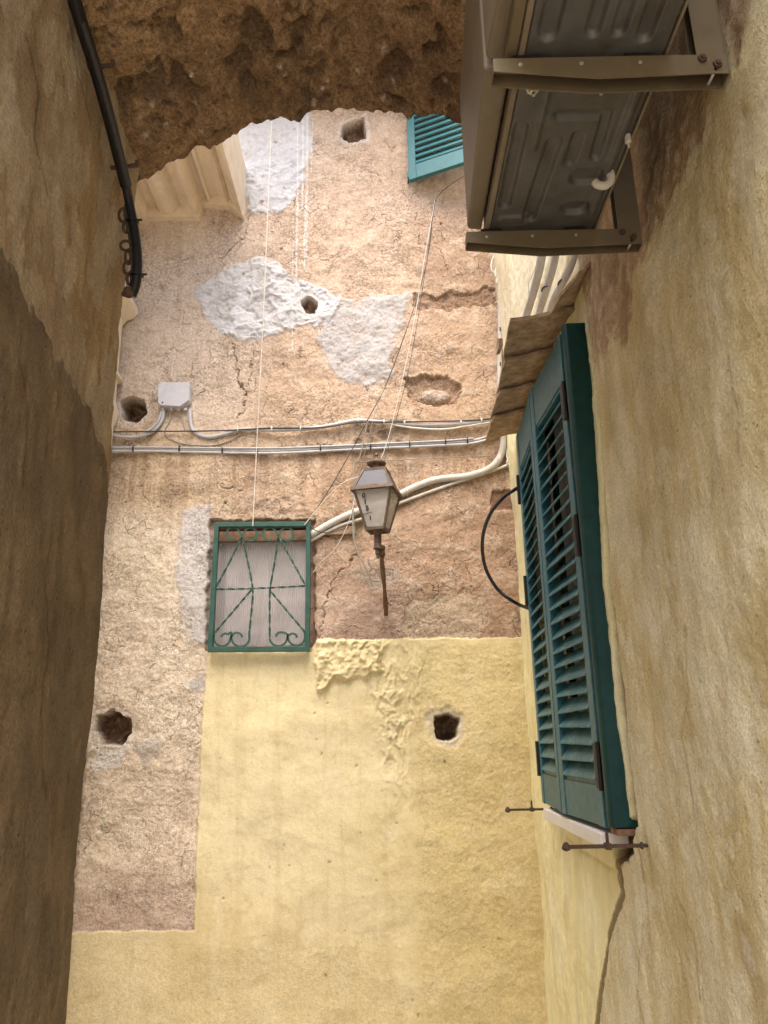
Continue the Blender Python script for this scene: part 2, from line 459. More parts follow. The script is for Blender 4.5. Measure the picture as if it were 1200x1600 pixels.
def far_wall():
    xs = wall_axis(-2.0, 1.05, -1.72, 0.92, 0.0056, 0.05)
    zs = wall_axis(-0.05, 6.3, 0.15, 6.1, 0.0056, 0.06)
    Z, X = np.meshgrid(zs, xs, indexing='ij')
    n1 = fbm(X * 9, Z * 9, 4, 3); n2 = fbm(X * 34, Z * 34, 3, 9); n3 = fbm(X * 2.2, Z * 2.2, 3, 21); n4 = fbm(X * 18, Z * 18, 4, 33)
    wx, wz = X + 0.018 * fbm(X * 12, Z * 12, 3, 40), Z + 0.018 * fbm(X * 12, Z * 12, 3, 47)       # frayed outlines
    cx, cz = X + 0.006 * fbm(X * 25, Z * 25, 3, 60), Z + 0.006 * fbm(X * 25, Z * 25, 3, 67)
    h = 0.018 * n3 + 0.007 * n1 + 0.0022 * n2
    K = 0.86
    def L(*c):
        v = s2l(c) * K; return v * 0.66 + 0.34 * v.mean()
    pts = [((430, 260), (214, 182, 152)), ((600, 300), (212, 176, 142)), ((560, 400), (214, 178, 143)), ((700, 380), (198, 158, 120)),
           ((250, 420), (226, 204, 184)), ((260, 540), (228, 202, 174)), ((330, 610), (222, 192, 160)), ((450, 620), (210, 172, 132)),
           ((600, 540), (208, 172, 138)), ((720, 560), (206, 166, 124)), ((740, 690), (206, 164, 118)), ((250, 740), (222, 188, 138)),
           ((420, 730), (214, 178, 136)), ((230, 860), (240, 218, 182)), ((230, 980), (242, 220, 188)), ((270, 1080), (242, 220, 186)),
           ((240, 1200), (242, 218, 184)), ((180, 1300), (242, 220, 188)), ((270, 1330), (238, 212, 178)), ((210, 1425), (222, 194, 168)),
           ((540, 800), (206, 164, 118)), ((540, 900), (200, 160, 124)), ((560, 970), (192, 156, 130)), ((700, 820), (200, 158, 116)),
           ((740, 900), (194, 152, 112)), ((780, 960), (190, 148, 108)), ((660, 700), (206, 168, 126)), ((510, 950), (206, 170, 138))]
    C = field([((onY(a, b)[0], onY(a, b)[2]), L(*c)) for (a, b), c in pts], X + 0.1 * n1, Z + 0.1 * n4, 0.35)
    coarse = 0.55 + 0.45 * sstep(-0.35, 0.35, fbm(X * 2.7, Z * 2.7, 3, 145)); crk = np.ones_like(X)
    # blotches of thinner, paler and rustier wash
    C = mixc(C, 0.30 * sstep(0.05, 0.5, n1), L(232, 208, 178)); C = mixc(C, 0.30 * sstep(0.1, 0.6, -n4), L(182, 138, 98))
    # crazed plaster skin
    f1, f2 = worley((X + 0.05 * fbm(X * 7, Z * 7, 3, 81)) * 6.2, (Z + 0.05 * fbm(X * 7, Z * 7, 3, 82)) * 6.2, 5)
    gate = sstep(0.0, 0.35, fbm(X * 1.7, Z * 1.7, 2, 90)) * sstep(-0.25, 0.25, fbm(X * 6, Z * 6, 2, 95))
    e = sstep(0.05, 0.0, f2 - f1) * gate
    g1, g2 = worley((X + 0.03 * n4) * 17, (Z + 0.02 * n1) * 22, 8)
    leftz = sstep(0.0, 0.15, sdf(fw([(150, 850), (330, 850), (320, 1280), (120, 1280)]), X, Z) + 0.05)
    e2 = sstep(0.16, 0.0, g2 - g1) * np.clip(leftz * 0.8 + 0.3 * sstep(0.1, 0.5, -n3), 0, 1) * sstep(-0.3, 0.3, n4)
    h = h - 0.006 * e - 0.004 * e2 + 0.004 * leftz * n4
    C = mixc(C, 0.34 * e, L(128, 92, 62)); C = mixc(C, 0.25 * e2, L(150, 112, 78))
    # drawn cracks
    for poly, w, dp in (([(388, 335), (380, 375), (352, 400)], 0.006, 0.012), ([(362, 538), (372, 580), (384, 620), (374, 655)], 0.008, 0.018),
                        ([(395, 560), (392, 600)], 0.005, 0.01), ([(500, 1000), (508, 950), (520, 905), (545, 880), (560, 862)], 0.006, 0.012),
                        ([(495, 880), (530, 875)], 0.004, 0.008), ([(345, 760), (385, 765), (360, 800)], 0.005, 0.008),
                        ([(560, 262), (592, 275), (600, 300)], 0.004, 0.007), ([(650, 330), (655, 380), (690, 392), (700, 430)], 0.004, 0.007),
                        ([(335, 1440), (345, 1400), (340, 1330)], 0.004, 0.005), ([(520, 1150), (500, 1180), (488, 1240), (498, 1300)], 0.003, 0.004)):
        d = dline(fw(poly), cx + 0.022 * n4 + 0.02 * n1, cz + 0.018 * fbm(X * 9, Z * 9, 3, 115))
        m = sstep(w, 0.0, d) * sstep(-0.6, -0.1, n4); h = h - dp * m; C = mixc(C, 0.75 * m, L(96, 66, 44))
    # pits where stones show
    for (a, b, r) in ((690, 350, .012), (440, 388, .01), (545, 1010, .012), (660, 1180, .01), (352, 785, .012), (600, 680, .05), (560, 690, .03)):
        p = onY(a, b); d = np.hypot(cx - p[0], cz - p[2]); m = sstep(r, r * 0.4, d); h = h - 0.012 * m; C = mixc(C, 0.7 * m, L(130, 100, 72))
    st_ = fbm(X * 16, Z * 1.1, 4, 131)
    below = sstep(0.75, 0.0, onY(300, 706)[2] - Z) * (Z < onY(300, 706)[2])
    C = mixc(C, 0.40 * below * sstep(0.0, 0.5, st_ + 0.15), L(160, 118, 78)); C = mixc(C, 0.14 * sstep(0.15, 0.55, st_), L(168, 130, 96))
    def patch(poly, soft=0.016, fray=1.7):
        return sstep(-soft, soft, sdf(fw(poly), X + (wx - X) * fray, Z + (wz - Z) * fray))
    # pale rubbed bands
    m = patch([(285, 795), (330, 790), (332, 1010), (295, 1000), (275, 900)]); C = mixc(C, 0.92 * m, L(214, 205, 200)); h = h + 0.006 * m; crk *= 1 - m
    m = patch([(632, 945), (700, 925), (755, 932), (762, 975), (740, 1000), (630, 1000)]); C = mixc(C, 0.65 * m, L(214, 188, 150)); h = h - 0.004 * m
    m = patch([(208, 1160), (250, 1152), (252, 1180), (225, 1198)]); C = mixc(C, 0.8 * m, L(196, 184, 170)); h = h + 0.004 * m
    m = patch([(148, 1170), (205, 1158), (190, 1195), (150, 1212)]); C = mixc(C, 0.9 * m, L(220, 212, 205)); h = h + 0.006 * m
    m = patch([(296, 1065), (320, 1055), (318, 1085), (300, 1085)]); C = mixc(C, 0.8 * m, L(190, 184, 180))
    m = patch([(118, 1395), (305, 1375), (305, 1460), (110, 1460)]); C = mixc(C, 0.5 * m, L(204, 172, 146)); crk *= 1 - 0.6 * m
    m = patch([(545, 895), (620, 880), (622, 915), (590, 925)]); C = mixc(C, 0.5 * m, L(196, 178, 160))
    # white mortar daubs
    ux_, uz_ = X + 0.05 * n1 + 0.02 * n4, Z + 0.05 * fbm(X * 9, Z * 9, 3, 75)
    dab = ridged(ux_ * 4.2, uz_ * 5.5, 4, 71); dab2 = ridged(ux_ * 9 + uz_ * 4, uz_ * 13, 3, 77); damp = sstep(-0.4, 0.5, fbm(X * 4, Z * 4, 2, 79))
    m = patch([(352, 225), (372, 195), (440, 170), (486, 175), (486, 240), (470, 290), (445, 330), (395, 335), (375, 290)])
    m = m * sstep(-1.2, -0.6, n4 + 0.6 * n1); C = mixc(C, 0.95 * m, L(200, 201, 208)); C = mixc(C, 0.4 * m * sstep(0.1, 0.5, n4), L(170, 164, 160)); h = h + m * (0.005 + 0.008 * (dab - .5) + 0.006 * damp * (dab2 - .6)); coarse *= 1 - 0.75 * m; crk *= 1 - m
    m = patch([(303, 455), (345, 425), (400, 405), (430, 410), (462, 440), (505, 452), (535, 465), (520, 500), (440, 520), (395, 535), (345, 522), (320, 500)])
    m = m * sstep(-1.2, -0.6, n4 + 0.5 * n1); C = mixc(C, 0.96 * m, L(210, 209, 212)); C = mixc(C, 0.4 * m * sstep(0.2, 0.55, n4), L(176, 166, 158)); h = h + m * (0.009 + 0.022 * (dab - 0.5) + 0.012 * damp * (dab2 - .6) + 0.0006 * n2); C = mixc(C, 0.5 * m * sstep(0.5, 0.3, dab), L(190, 184, 178)); coarse *= 1 - 0.7 * m; crk *= 1 - m
    m = patch([(498, 500), (540, 470), (638, 460), (632, 500), (610, 545), (612, 590), (575, 606), (530, 590), (500, 545)])
    m = m * sstep(-1.2, -0.6, n4 + 0.6 * n1); C = mixc(C, 0.92 * m, L(190, 184, 182)); C = mixc(C, 0.35 * m * sstep(0.1, 0.5, -n1), L(186, 158, 132)); h = h + m * (0.004 + 0.0008 * n2 + 0.003 * n4); coarse *= 1 - 0.6 * m; crk *= 1 - m
    # white drips of lime
    for a, b, c_, d_, w in ((466, 190, 463, 445, .0032), (474, 190, 472, 330, .003), (481, 180, 479, 400, .003), (489, 185, 486, 270, .003), (478, 300, 475, 420, .004), (458, 330, 457, 545, .0018)):
        d = dline(fw([(a, b), (c_, d_)]), X + 0.003 * n1, Z); m = sstep(w * 1.7, w * 0.5, d) * sstep(-0.5, 0.1, n4 + 0.4); C = mixc(C, 0.85 * m, L(232, 226, 220)); h = h + 0.002 * m
    # stripped band below the unit, bare patch by the shutter, shallow crater
    m = patch([(640, 462), (700, 458), (772, 448), (772, 476), (700, 484), (645, 482)], 0.008); C = mixc(C, 0.7 * m, L(146, 106, 70)); h = h - m * (0.018 + 0.01 * n4)
    m = patch([(768, 768), (806, 762), (808, 796), (766, 798)], 0.004, 0.5); C = mixc(C, m, L(150, 108, 72)); h = h - 0.014 * m
    m = patch([(632, 590), (660, 586), (700, 588), (720, 606), (712, 632), (670, 638), (640, 622)], 0.008); C = mixc(C, 0.55 * m, L(150, 112, 80)); h = h - m * (0.03 + 0.012 * n4)
    p = onY(680, 618); d = np.hypot((cx - p[0]) / 0.1, (cz - p[2]) / 0.055); m2 = sstep(1.05, 0.7, d); C = mixc(C, 0.8 * m2, L(206, 182, 160)); h = h + 0.032 * m2 * (1 - d * 0.5) + 0.004 * n4 * m2
    m = patch([(575, 665), (640, 660), (630, 690), (575, 690)]); C = mixc(C, 0.4 * m, L(140, 120, 98)); h = h - m * 0.012 * (0.6 + n4)
    # grey dirt above and beside the barred window
    m = patch([(395, 785), (470, 770), (490, 810), (395, 815)]); C = mixc(C, 0.35 * m, L(176, 150, 122)); h = h - m * 0.008 * (0.5 + n4)
    # yellow paint
    yp = fw([(326, 1019), (486, 1019), (494, 998), (560, 999), (700, 997), (830, 996), (900, 1700), (60, 1700), (60, 1457), (118, 1457), (304, 1453), (309, 1300), (317, 1100)])
    fray = 0.006 * fbm(X * 22, Z * 22, 3, 101)
    ym = sstep(-0.003, 0.003, sdf(yp, X, Z) + fray * 1.2)
    L0 = L
    def L(*c):
        v = s2l(c) * 0.90; return v * 0.80 + 0.20 * v.mean()
    Yc = field([((onY(a, b)[0], onY(a, b)[2]), L(*c)) for (a, b), c in (((400, 1080), (238, 222, 168)), ((400, 1300), (238, 223, 172)), ((540, 1200), (238, 222, 170)),
               ((560, 1400), (236, 220, 168)), ((200, 1520), (238, 222, 170)), ((420, 1540), (228, 209, 155)), ((560, 1560), (228, 209, 152)), ((620, 1100), (232, 214, 156)), ((620, 1350), (230, 212, 152)),
               ((720, 1080), (232, 213, 150)), ((770, 1200), (228, 207, 142)), ((740, 1350), (226, 206, 142)), ((800, 1450), (222, 200, 134)), ((700, 1550), (224, 204, 142)), ((300, 1500), (224, 203, 144)))], X + 0.05 * n1, Z + 0.05 * n4, 0.3)
    Yc = mixc(Yc, 0.22 * sstep(0.1, 0.6, n1), L(236, 222, 172)); Yc = mixc(Yc, 0.22 * sstep(0.15, 0.6, -n4), L(204, 178, 112))
    Yc = mixc(Yc, 0.22 * sstep(0.1, 0.5, fbm(X * 14, Z * 0.9, 4, 133)), L(206, 180, 118)); Yc = mixc(Yc, 0.3 * sstep(0.40, 0.44, fbm(X * 7, Z * 4, 5, 135)), L(240, 228, 186))
    drk = sstep(-0.025, 0.025, sdf(fw([(652, 1010), (830, 1010), (900, 1700), (664, 1700), (655, 1300)]), X + 0.03 * n1, Z))
    dry = sstep(-0.08, 0.02, sdf(fw([(90, 1478), (330, 1490), (560, 1485), (640, 1560), (640, 1700), (60, 1700)]), X + 0.06 * n1, Z + 0.06 * n3))
    Yc = mixc(Yc, 0.40 * drk, L(214, 192, 124)); Yc = mixc(Yc, 0.25 * dry, L(214, 194, 138))
    ch = h * 0 + 0.014 * n3 + 0.0020 * n1 + 0.0006 * n2 + 0.0024 * fbm(X * 5, Z * 5, 3, 140)
    # peeling seam and ragged lump
    seam = dline(fw([(575, 1010), (600, 1090), (622, 1200), (628, 1300), (632, 1450), (640, 1620)]), X + 0.03 * n1, Z)
    sm_ = sstep(0.13, 0.02, seam); up = sstep(1.05, 1.6, Z)
    pl = ridged((X + 0.03 * n1) * 16, (Z + 0.04 * n4) * 6.5, 5, 151)
    ch = ch + sm_ * (0.007 + up * 0.012 * (pl - 0.45)) + drk * (0.0012 * n2 + 0.0015 * n4)
    ed = sstep(0.45, 0.75, pl) * sm_ * up; Yc = mixc(Yc, 0.35 * ed, L(240, 226, 178))
    lump = sstep(-0.008, 0.010, sdf(fw([(494, 1000), (600, 1000), (596, 1050), (560, 1062), (520, 1060), (510, 1080), (494, 1076)]), wx, wz))
    ch = ch + lump * (0.026 + 0.012 * (pl - 0.5) + 0.012 * n4 + 0.010 * (ridged(X * 9, Z * 12, 4, 155) - 0.5))
    ru = sstep(-0.03, 0.02, sdf(fw([(590, 1000), (660, 1020), (662, 1085), (655, 1130), (600, 1200), (588, 1060)]), wx, wz)); ch = ch + ru * (0.005 + 0.013 * (pl - 0.5))
    lm2 = sstep(-0.03, 0.03, sdf(fw([(745, 1020), (815, 1020), (820, 1060), (750, 1062)]), wx, wz)); ch = ch + lm2 * 0.006 * (pl - 0.3)
    lm3 = sstep(-0.05, 0.05, sdf(fw([(720, 1240), (800, 1240), (800, 1440), (730, 1440)]), wx, wz)); ch = ch + lm3 * 0.004 * (pl - 0.4)
    lm4 = sstep(-0.05, 0.05, sdf(fw([(470, 1470), (620, 1450), (640, 1500), (480, 1510)]), wx, wz)); ch = ch + lm4 * 0.004 * (pl - 0.4)
    for k in range(46):
        a, b = 330 + 500 * random.random(), 1030 + 560 * random.random()
        p = onY(a, b); r = 0.004 + 0.008 * random.random() ** 2
        m = sstep(r, r * 0.3, np.hypot(cx - p[0], (cz - p[2]) * random.uniform(.6, 1.4))); ch = ch - 0.006 * m; Yc = mixc(Yc, 0.55 * m, L(150, 122, 74))
    h = h * (1 - ym) + (ch + 0.003) * ym
    C = mixc(C, ym, Yc); crk = crk * (1 - ym)
    coarse = coarse * (1 - ym) + ym * (0.12 + 0.20 * drk + 0.20 * dry)
    L = L0
    # holes left by putlogs
    for poly, dp, ring in (([(536, 190), (568, 180), (572, 215), (545, 222), (532, 212)], 0.16, (222, 208, 196)), ([(470, 470), (484, 464), (498, 474), (492, 489), (476, 489)], 0.09, (222, 214, 205)),
                           ([(186, 625), (200, 617), (224, 622), (230, 646), (214, 658), (190, 654)], 0.22, (226, 206, 184)),
                           ([(150, 1118), (175, 1108), (203, 1122), (205, 1145), (188, 1166), (160, 1164), (147, 1142)], 0.18, (222, 206, 186)),
                           ([(678, 1120), (700, 1114), (716, 1122), (716, 1150), (702, 1160), (680, 1154)], 0.2, (206, 194, 176))):
        s_ = sdf(fw(poly), cx + 0.009 * n1 + 0.004 * n4, cz + 0.009 * fbm(X * 10, Z * 10, 3, 117))
        rg = sstep(-0.05, -0.02, s_ + 0.014 * n1); C = mixc(C, 0.6 * rg, L(*ring)); h = h - 0.008 * rg; crk *= 1 - rg
        m = sstep(-0.004, 0.010, s_); inner = dp * (0.75 + 0.35 * fbm(X * 14, Z * 14, 3, 200))
        h = h * (1 - m) + (-inner) * m; C = mixc(C, sstep(-0.002, 0.01, s_), L(150, 112, 78)); coarse = np.maximum(coarse, m)
    # recess of the barred window
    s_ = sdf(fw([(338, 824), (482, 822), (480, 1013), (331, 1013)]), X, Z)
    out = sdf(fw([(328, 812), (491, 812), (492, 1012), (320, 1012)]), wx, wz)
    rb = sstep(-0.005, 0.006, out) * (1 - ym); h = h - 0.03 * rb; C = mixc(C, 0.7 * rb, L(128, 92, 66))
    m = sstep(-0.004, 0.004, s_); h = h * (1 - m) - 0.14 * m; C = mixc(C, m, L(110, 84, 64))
    P = np.stack([X, YF - h, Z], -1)
    def back(b): b[:, 1] = YF + 0.55; return b
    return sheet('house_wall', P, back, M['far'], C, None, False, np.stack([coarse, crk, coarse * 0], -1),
                 label='cracked ochre plaster wall with yellow painted lower part closing the alley', cat='wall')
far = far_wall()
mk('shade_slab', join(box((-2.0, YF - 0.42, 6.22), (1.0, YF + 0.55, 6.27)), box((-2.0, YF - 0.46, 6.272), (1.0, YF + 0.55, 6.34))), M['tile'], far, smooth=0, bevel=0.006)  # added slab out of view, holds sky and sun off the upper wall

# ------------------------------------------------------------------ passage wall on the left
def left_wall():
    ys = wall_axis(-1.2, YC, 1.35, YC - 0.001, 0.008, 0.06)
    ys = ys[ys < YC - 0.004]
    zs = wall_axis(-0.05, 4.12, 0.3, 3.95, 0.008, 0.06)
    Z, Y = np.meshgrid(zs, ys, indexing='ij')
    def lp(pts): return [(onX(a, b, XL)[1], onX(a, b, XL)[2]) for a, b in pts]
    n1 = fbm(Y * 5, Z * 3, 4, 301); n2 = fbm(Y * 30, Z * 14, 4, 305); n3 = fbm(Y * 1.6, Z * 1.2, 3, 309); n4 = fbm(Y * 14, Z * 5, 4, 312)
    K = 0.82
    def L(*c):
        v = s2l(c) * K; return (v * 0.80 + 0.20 * v.mean()) * np.array([1.0, 0.985, 0.96])
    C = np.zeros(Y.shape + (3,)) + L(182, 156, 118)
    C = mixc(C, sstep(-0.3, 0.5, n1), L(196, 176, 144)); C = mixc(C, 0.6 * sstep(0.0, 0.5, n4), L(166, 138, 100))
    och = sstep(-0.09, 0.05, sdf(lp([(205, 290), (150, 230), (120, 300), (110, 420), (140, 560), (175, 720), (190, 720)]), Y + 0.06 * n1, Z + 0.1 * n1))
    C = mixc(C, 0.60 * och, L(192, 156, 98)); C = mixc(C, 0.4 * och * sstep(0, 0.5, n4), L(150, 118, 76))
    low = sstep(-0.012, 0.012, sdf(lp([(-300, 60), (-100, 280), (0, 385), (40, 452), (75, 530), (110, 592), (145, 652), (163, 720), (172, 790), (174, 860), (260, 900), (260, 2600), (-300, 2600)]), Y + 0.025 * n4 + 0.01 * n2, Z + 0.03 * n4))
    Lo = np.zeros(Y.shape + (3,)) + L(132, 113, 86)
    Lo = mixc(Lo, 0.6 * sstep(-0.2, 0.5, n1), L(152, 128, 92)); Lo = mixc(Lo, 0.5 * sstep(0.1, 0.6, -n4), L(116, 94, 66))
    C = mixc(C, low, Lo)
    fl = sstep(0.10, 0.14, fbm(Y * 6, Z * 3.5, 5, 351)) * (1 - low); fl2 = sstep(0.30, 0.34, fbm(Y * 7, Z * 3, 5, 357)) * low
    C = mixc(C, 0.55 * fl, L(208, 190, 160)); C = mixc(C, 0.40 * fl2, L(160, 134, 98))
    run = fbm(Y * 9, Z * 1.6, 4, 361); C = mixc(C, 0.20 * sstep(0.1, 0.5, run), L(112, 90, 62))
    for pl_ in ([(40, 60), (60, 150), (52, 210), (75, 300)], [(105, 40), (120, 120), (138, 190)], [(20, 560), (40, 640), (30, 760)], [(60, 900), (70, 1010), (55, 1120), (66, 1250)]):
        d = dline(lp(pl_), Y + 0.02 * n4, Z + 0.015 * n1); m = sstep(0.009, 0.0, d); C = mixc(C, 0.6 * m, L(90, 68, 46))
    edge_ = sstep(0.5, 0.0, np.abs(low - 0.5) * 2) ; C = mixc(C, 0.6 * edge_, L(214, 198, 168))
    h = 0.016 * n3 - 0.003 * fl - 0.003 * fl2 + 0.006 * n1 + 0.0022 * n2 + 0.009 * low + (1 - low) * 0.004 * n4
    e = sstep(YC - 0.05, YC, Y)
    X = XL + h - e * e * (0.02 + 0.03 * np.abs(fbm(Z * 9, Z * 0 + 3.1, 4, 330)))
    P = np.stack([X, Y, Z], -1)
    # return of the corner
    k = 8; t = np.linspace(0.004, 0.28, k)
    ex = np.stack([np.stack([P[:, -1, 0] - tt, np.full(len(zs), YC + 0.012 * math.sin(9 * tt)) + 0.006 * fbm(zs * 8, zs * 0 + tt, 3, 340), zs], -1) for tt in t], 1)
    P = np.concatenate([P, ex], 1)
    C = np.concatenate([C, np.repeat(C[:, -1:, :], k, 1)], 1)
    def back(b): b[:, 0] = XL - 0.34; return b
    cs = np.full(P.shape[:2], 0.75)
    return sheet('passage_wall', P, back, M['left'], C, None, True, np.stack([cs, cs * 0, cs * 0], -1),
                 label='dark brown rendered passage wall with flaking upper coat below the arch', cat='wall')
left_wall()

# ------------------------------------------------------------------ right wall
def right_wall():
    ys = wall_axis(-1.2, YF + 0.2, 1.25, YF + 0.08, 0.0072, 0.06)
    zs = wall_axis(-0.05, 5.1, 0.35, 4.6, 0.0072, 0.06)
    Z, Y = np.meshgrid(zs, ys, indexing='ij')
    def rp(pts): return [(onX(a, b)[1], onX(a, b)[2]) for a, b in pts]
    n1 = fbm(Y * 4, Z * 2.4, 4, 401); n2 = fbm(Y * 30, Z * 20, 4, 405); n3 = fbm(Y * 1.3, Z * 1.0, 3, 409); n4 = fbm(Y * 9 + Z * 2, Z * 4, 4, 412); n5 = fbm(Y * 20, Z * 20, 4, 415)
    K = 1.12
    def L(*c):
        v = s2l(c) * K; return (v * 0.80 + 0.20 * v.mean()) * np.array([0.95, 1.0, 0.97])
    C = np.zeros(Y.shape + (3,)) + L(214, 196, 152)
    C = mixc(C, 0.7 * sstep(-0.1, 0.5, n1), L(222, 210, 182)); C = mixc(C, 0.6 * sstep(0.05, 0.5, -n1), L(196, 172, 116)); C = mixc(C, 0.22 * sstep(0.0, 0.5, n4), L(186, 162, 118))
    run = fbm(Y * 11, Z * 0.9, 3, 431); C = mixc(C, 0.26 * sstep(0.15, 0.55, run), L(172, 150, 110)); C = mixc(C, 0.35 * sstep(0.2, 0.6, -run), L(228, 218, 194))
    fl = sstep(0.34, 0.38, fbm(Y * 5, Z * 5, 5, 437)); C = mixc(C, 0.45 * fl, L(226, 214, 190))
    for pl_ in ([(1075, 980), (1085, 1080), (1072, 1150), (1090, 1260)], [(1060, 1400), (1090, 1470), (1105, 1560)], [(1010, 1440), (1000, 1520), (1012, 1600)], [(1150, 560), (1165, 660), (1155, 720)]):
        d = dline(rp(pl_), Y + 0.03 * n4, Z + 0.01 * n5); C = mixc(C, 0.5 * sstep(0.012, 0.0, d), L(150, 124, 84))
    # brown bare coat around the brackets
    br = sstep(-0.02, 0.02, sdf(rp([(870, 380), (905, 640), (925, 610), (945, 560), (985, 520), (1000, 440), (1040, 340), (1085, 240), (1120, 140), (1180, 40), (1230, -80), (1000, -80), (900, 250)]), Y + 0.05 * n4, Z + 0.07 * n4))
    Bc = np.zeros(Y.shape + (3,)) + L(182, 146, 112); Bc = mixc(Bc, sstep(-0.1, 0.4, n5), L(200, 172, 142)); Bc = mixc(Bc, 0.6 * sstep(0.1, 0.5, n4), L(146, 108, 78))
    C = mixc(C, 0.9 * br, Bc)
    yel = sstep(0.05, 0.0, np.abs(sdf(rp([(870, 380), (915, 640), (945, 560), (995, 480), (1040, 340), (1085, 240), (1120, 140), (1180, 40), (1000, -80)]), Y + 0.05 * n4, Z + 0.07 * n4))); C = mixc(C, 0.35 * yel * (1 - br), L(204, 178, 104))
    # far part beyond the plaster step, smooth cream
    edge = [(890, 420), (905, 560), (925, 700), (950, 1000), (968, 1180), (978, 1285), (958, 1330), (966, 1400), (950, 1470), (942, 1530), (936, 1600), (930, 1750)]
    E = [(onX(a, b, XR - (0.025 if b < 1300 else 0.002))[1], onX(a, b, XR - 0.02)[2]) for a, b in edge]; ey = np.interp(Z, [q[1] for q in E][::-1], [q[0] for q in E][::-1])
    ew = ey + 0.010 * n4 + 0.004 * n5
    farp = sstep(-0.006, 0.006, Y - ew)
    Fc = np.zeros(Y.shape + (3,)) + L(232, 217, 164); Fc = mixc(Fc, 0.6 * sstep(-0.1, 0.5, n1), L(232, 222, 188)); Fc = mixc(Fc, 0.35 * sstep(0.1, 0.5, n4), L(212, 192, 130))
    hi = sstep(3.35, 3.5, Z); Fc = mixc(Fc, 0.8 * hi, L(226, 208, 178))
    C = mixc(C, farp, Fc)
    h = 0.022 * n3 + 0.004 * n1 + 0.0016 * n2 + 0.0018 * n5 - 0.0015 * fl + 0.010 * (1 - farp) + br * (0.003 * n5 - 0.004)
    # the fillet line and the open crack below the sill
    cr_ = sstep(0.042, 0.020, np.abs(Y - ew + 0.035)) * sstep(1.30, 1.24, Z); h = h - 0.012 * cr_; C = mixc(C, 0.85 * cr_, L(126, 104, 68))
    dk = sstep(0.05, 0.02, np.abs(Y - ew + 0.03)) * sstep(1.25, 1.3, Z) * sstep(3.3, 3.1, Z); h = h - 0.03 * dk; C = mixc(C, 0.6 * dk, L(112, 82, 58))
    d = dline(rp([(882, 1310), (915, 1335), (962, 1362)]), Y + 0.01 * n4, Z + 0.006 * n5); m = sstep(0.012, 0, d); h = h - 0.006 * m; C = mixc(C, 0.4 * m, L(176, 154, 96))
    ho = sstep(-0.01, 0.012, sdf([(onX(a, b, XR - 0.02)[1], onX(a, b, XR - 0.02)[2]) for a, b in ((938, 1285), (988, 1284), (984, 1325), (972, 1348), (950, 1342))], Y + 0.012 * n5, Z + 0.012 * n5)); h = h - 0.06 * ho * (1 + 0.6 * n5); C = mixc(C, ho, L(116, 90, 66))
    # rust below the stay
    p = onX(1003, 1322); ru = sstep(0.012, 0.0, np.abs(Y - p[1] - 0.01 * n1)) * sstep(p[2] - 0.42, p[2] - 0.02, Z) * sstep(p[2] + 0.01, p[2] - 0.01, Z); C = mixc(C, 0.45 * ru, L(140, 104, 72))
    p = onX(1185, 1490); m = sstep(0.05, 0.02, np.hypot(Y - p[1] + 0.02 * n5, Z - p[2])); C = mixc(C, 0.6 * m, L(214, 204, 190))
    # opening behind the shutters
    op = sstep(-0.004, 0.004, sdf([(2.83, 1.33), (3.86, 1.33), (3.86, 3.11), (2.83, 3.11)], Y, Z)); h = h * (1 - op) - 0.30 * op; C = mixc(C, op, L(120, 105, 85))
    P = np.stack([XR - h, Y, Z], -1)
    def back(b): b[:, 0] = XR + 0.5; return b
    cs = 0.8 - 0.55 * farp + 0.2 * br
    return sheet('house_wall', P, back, M['right'], C, None, False, np.stack([cs, cs * 0, cs * 0], -1),
                 label='cream brushed plaster wall carrying the teal shutters and outdoor unit', cat='wall')
right_wall()

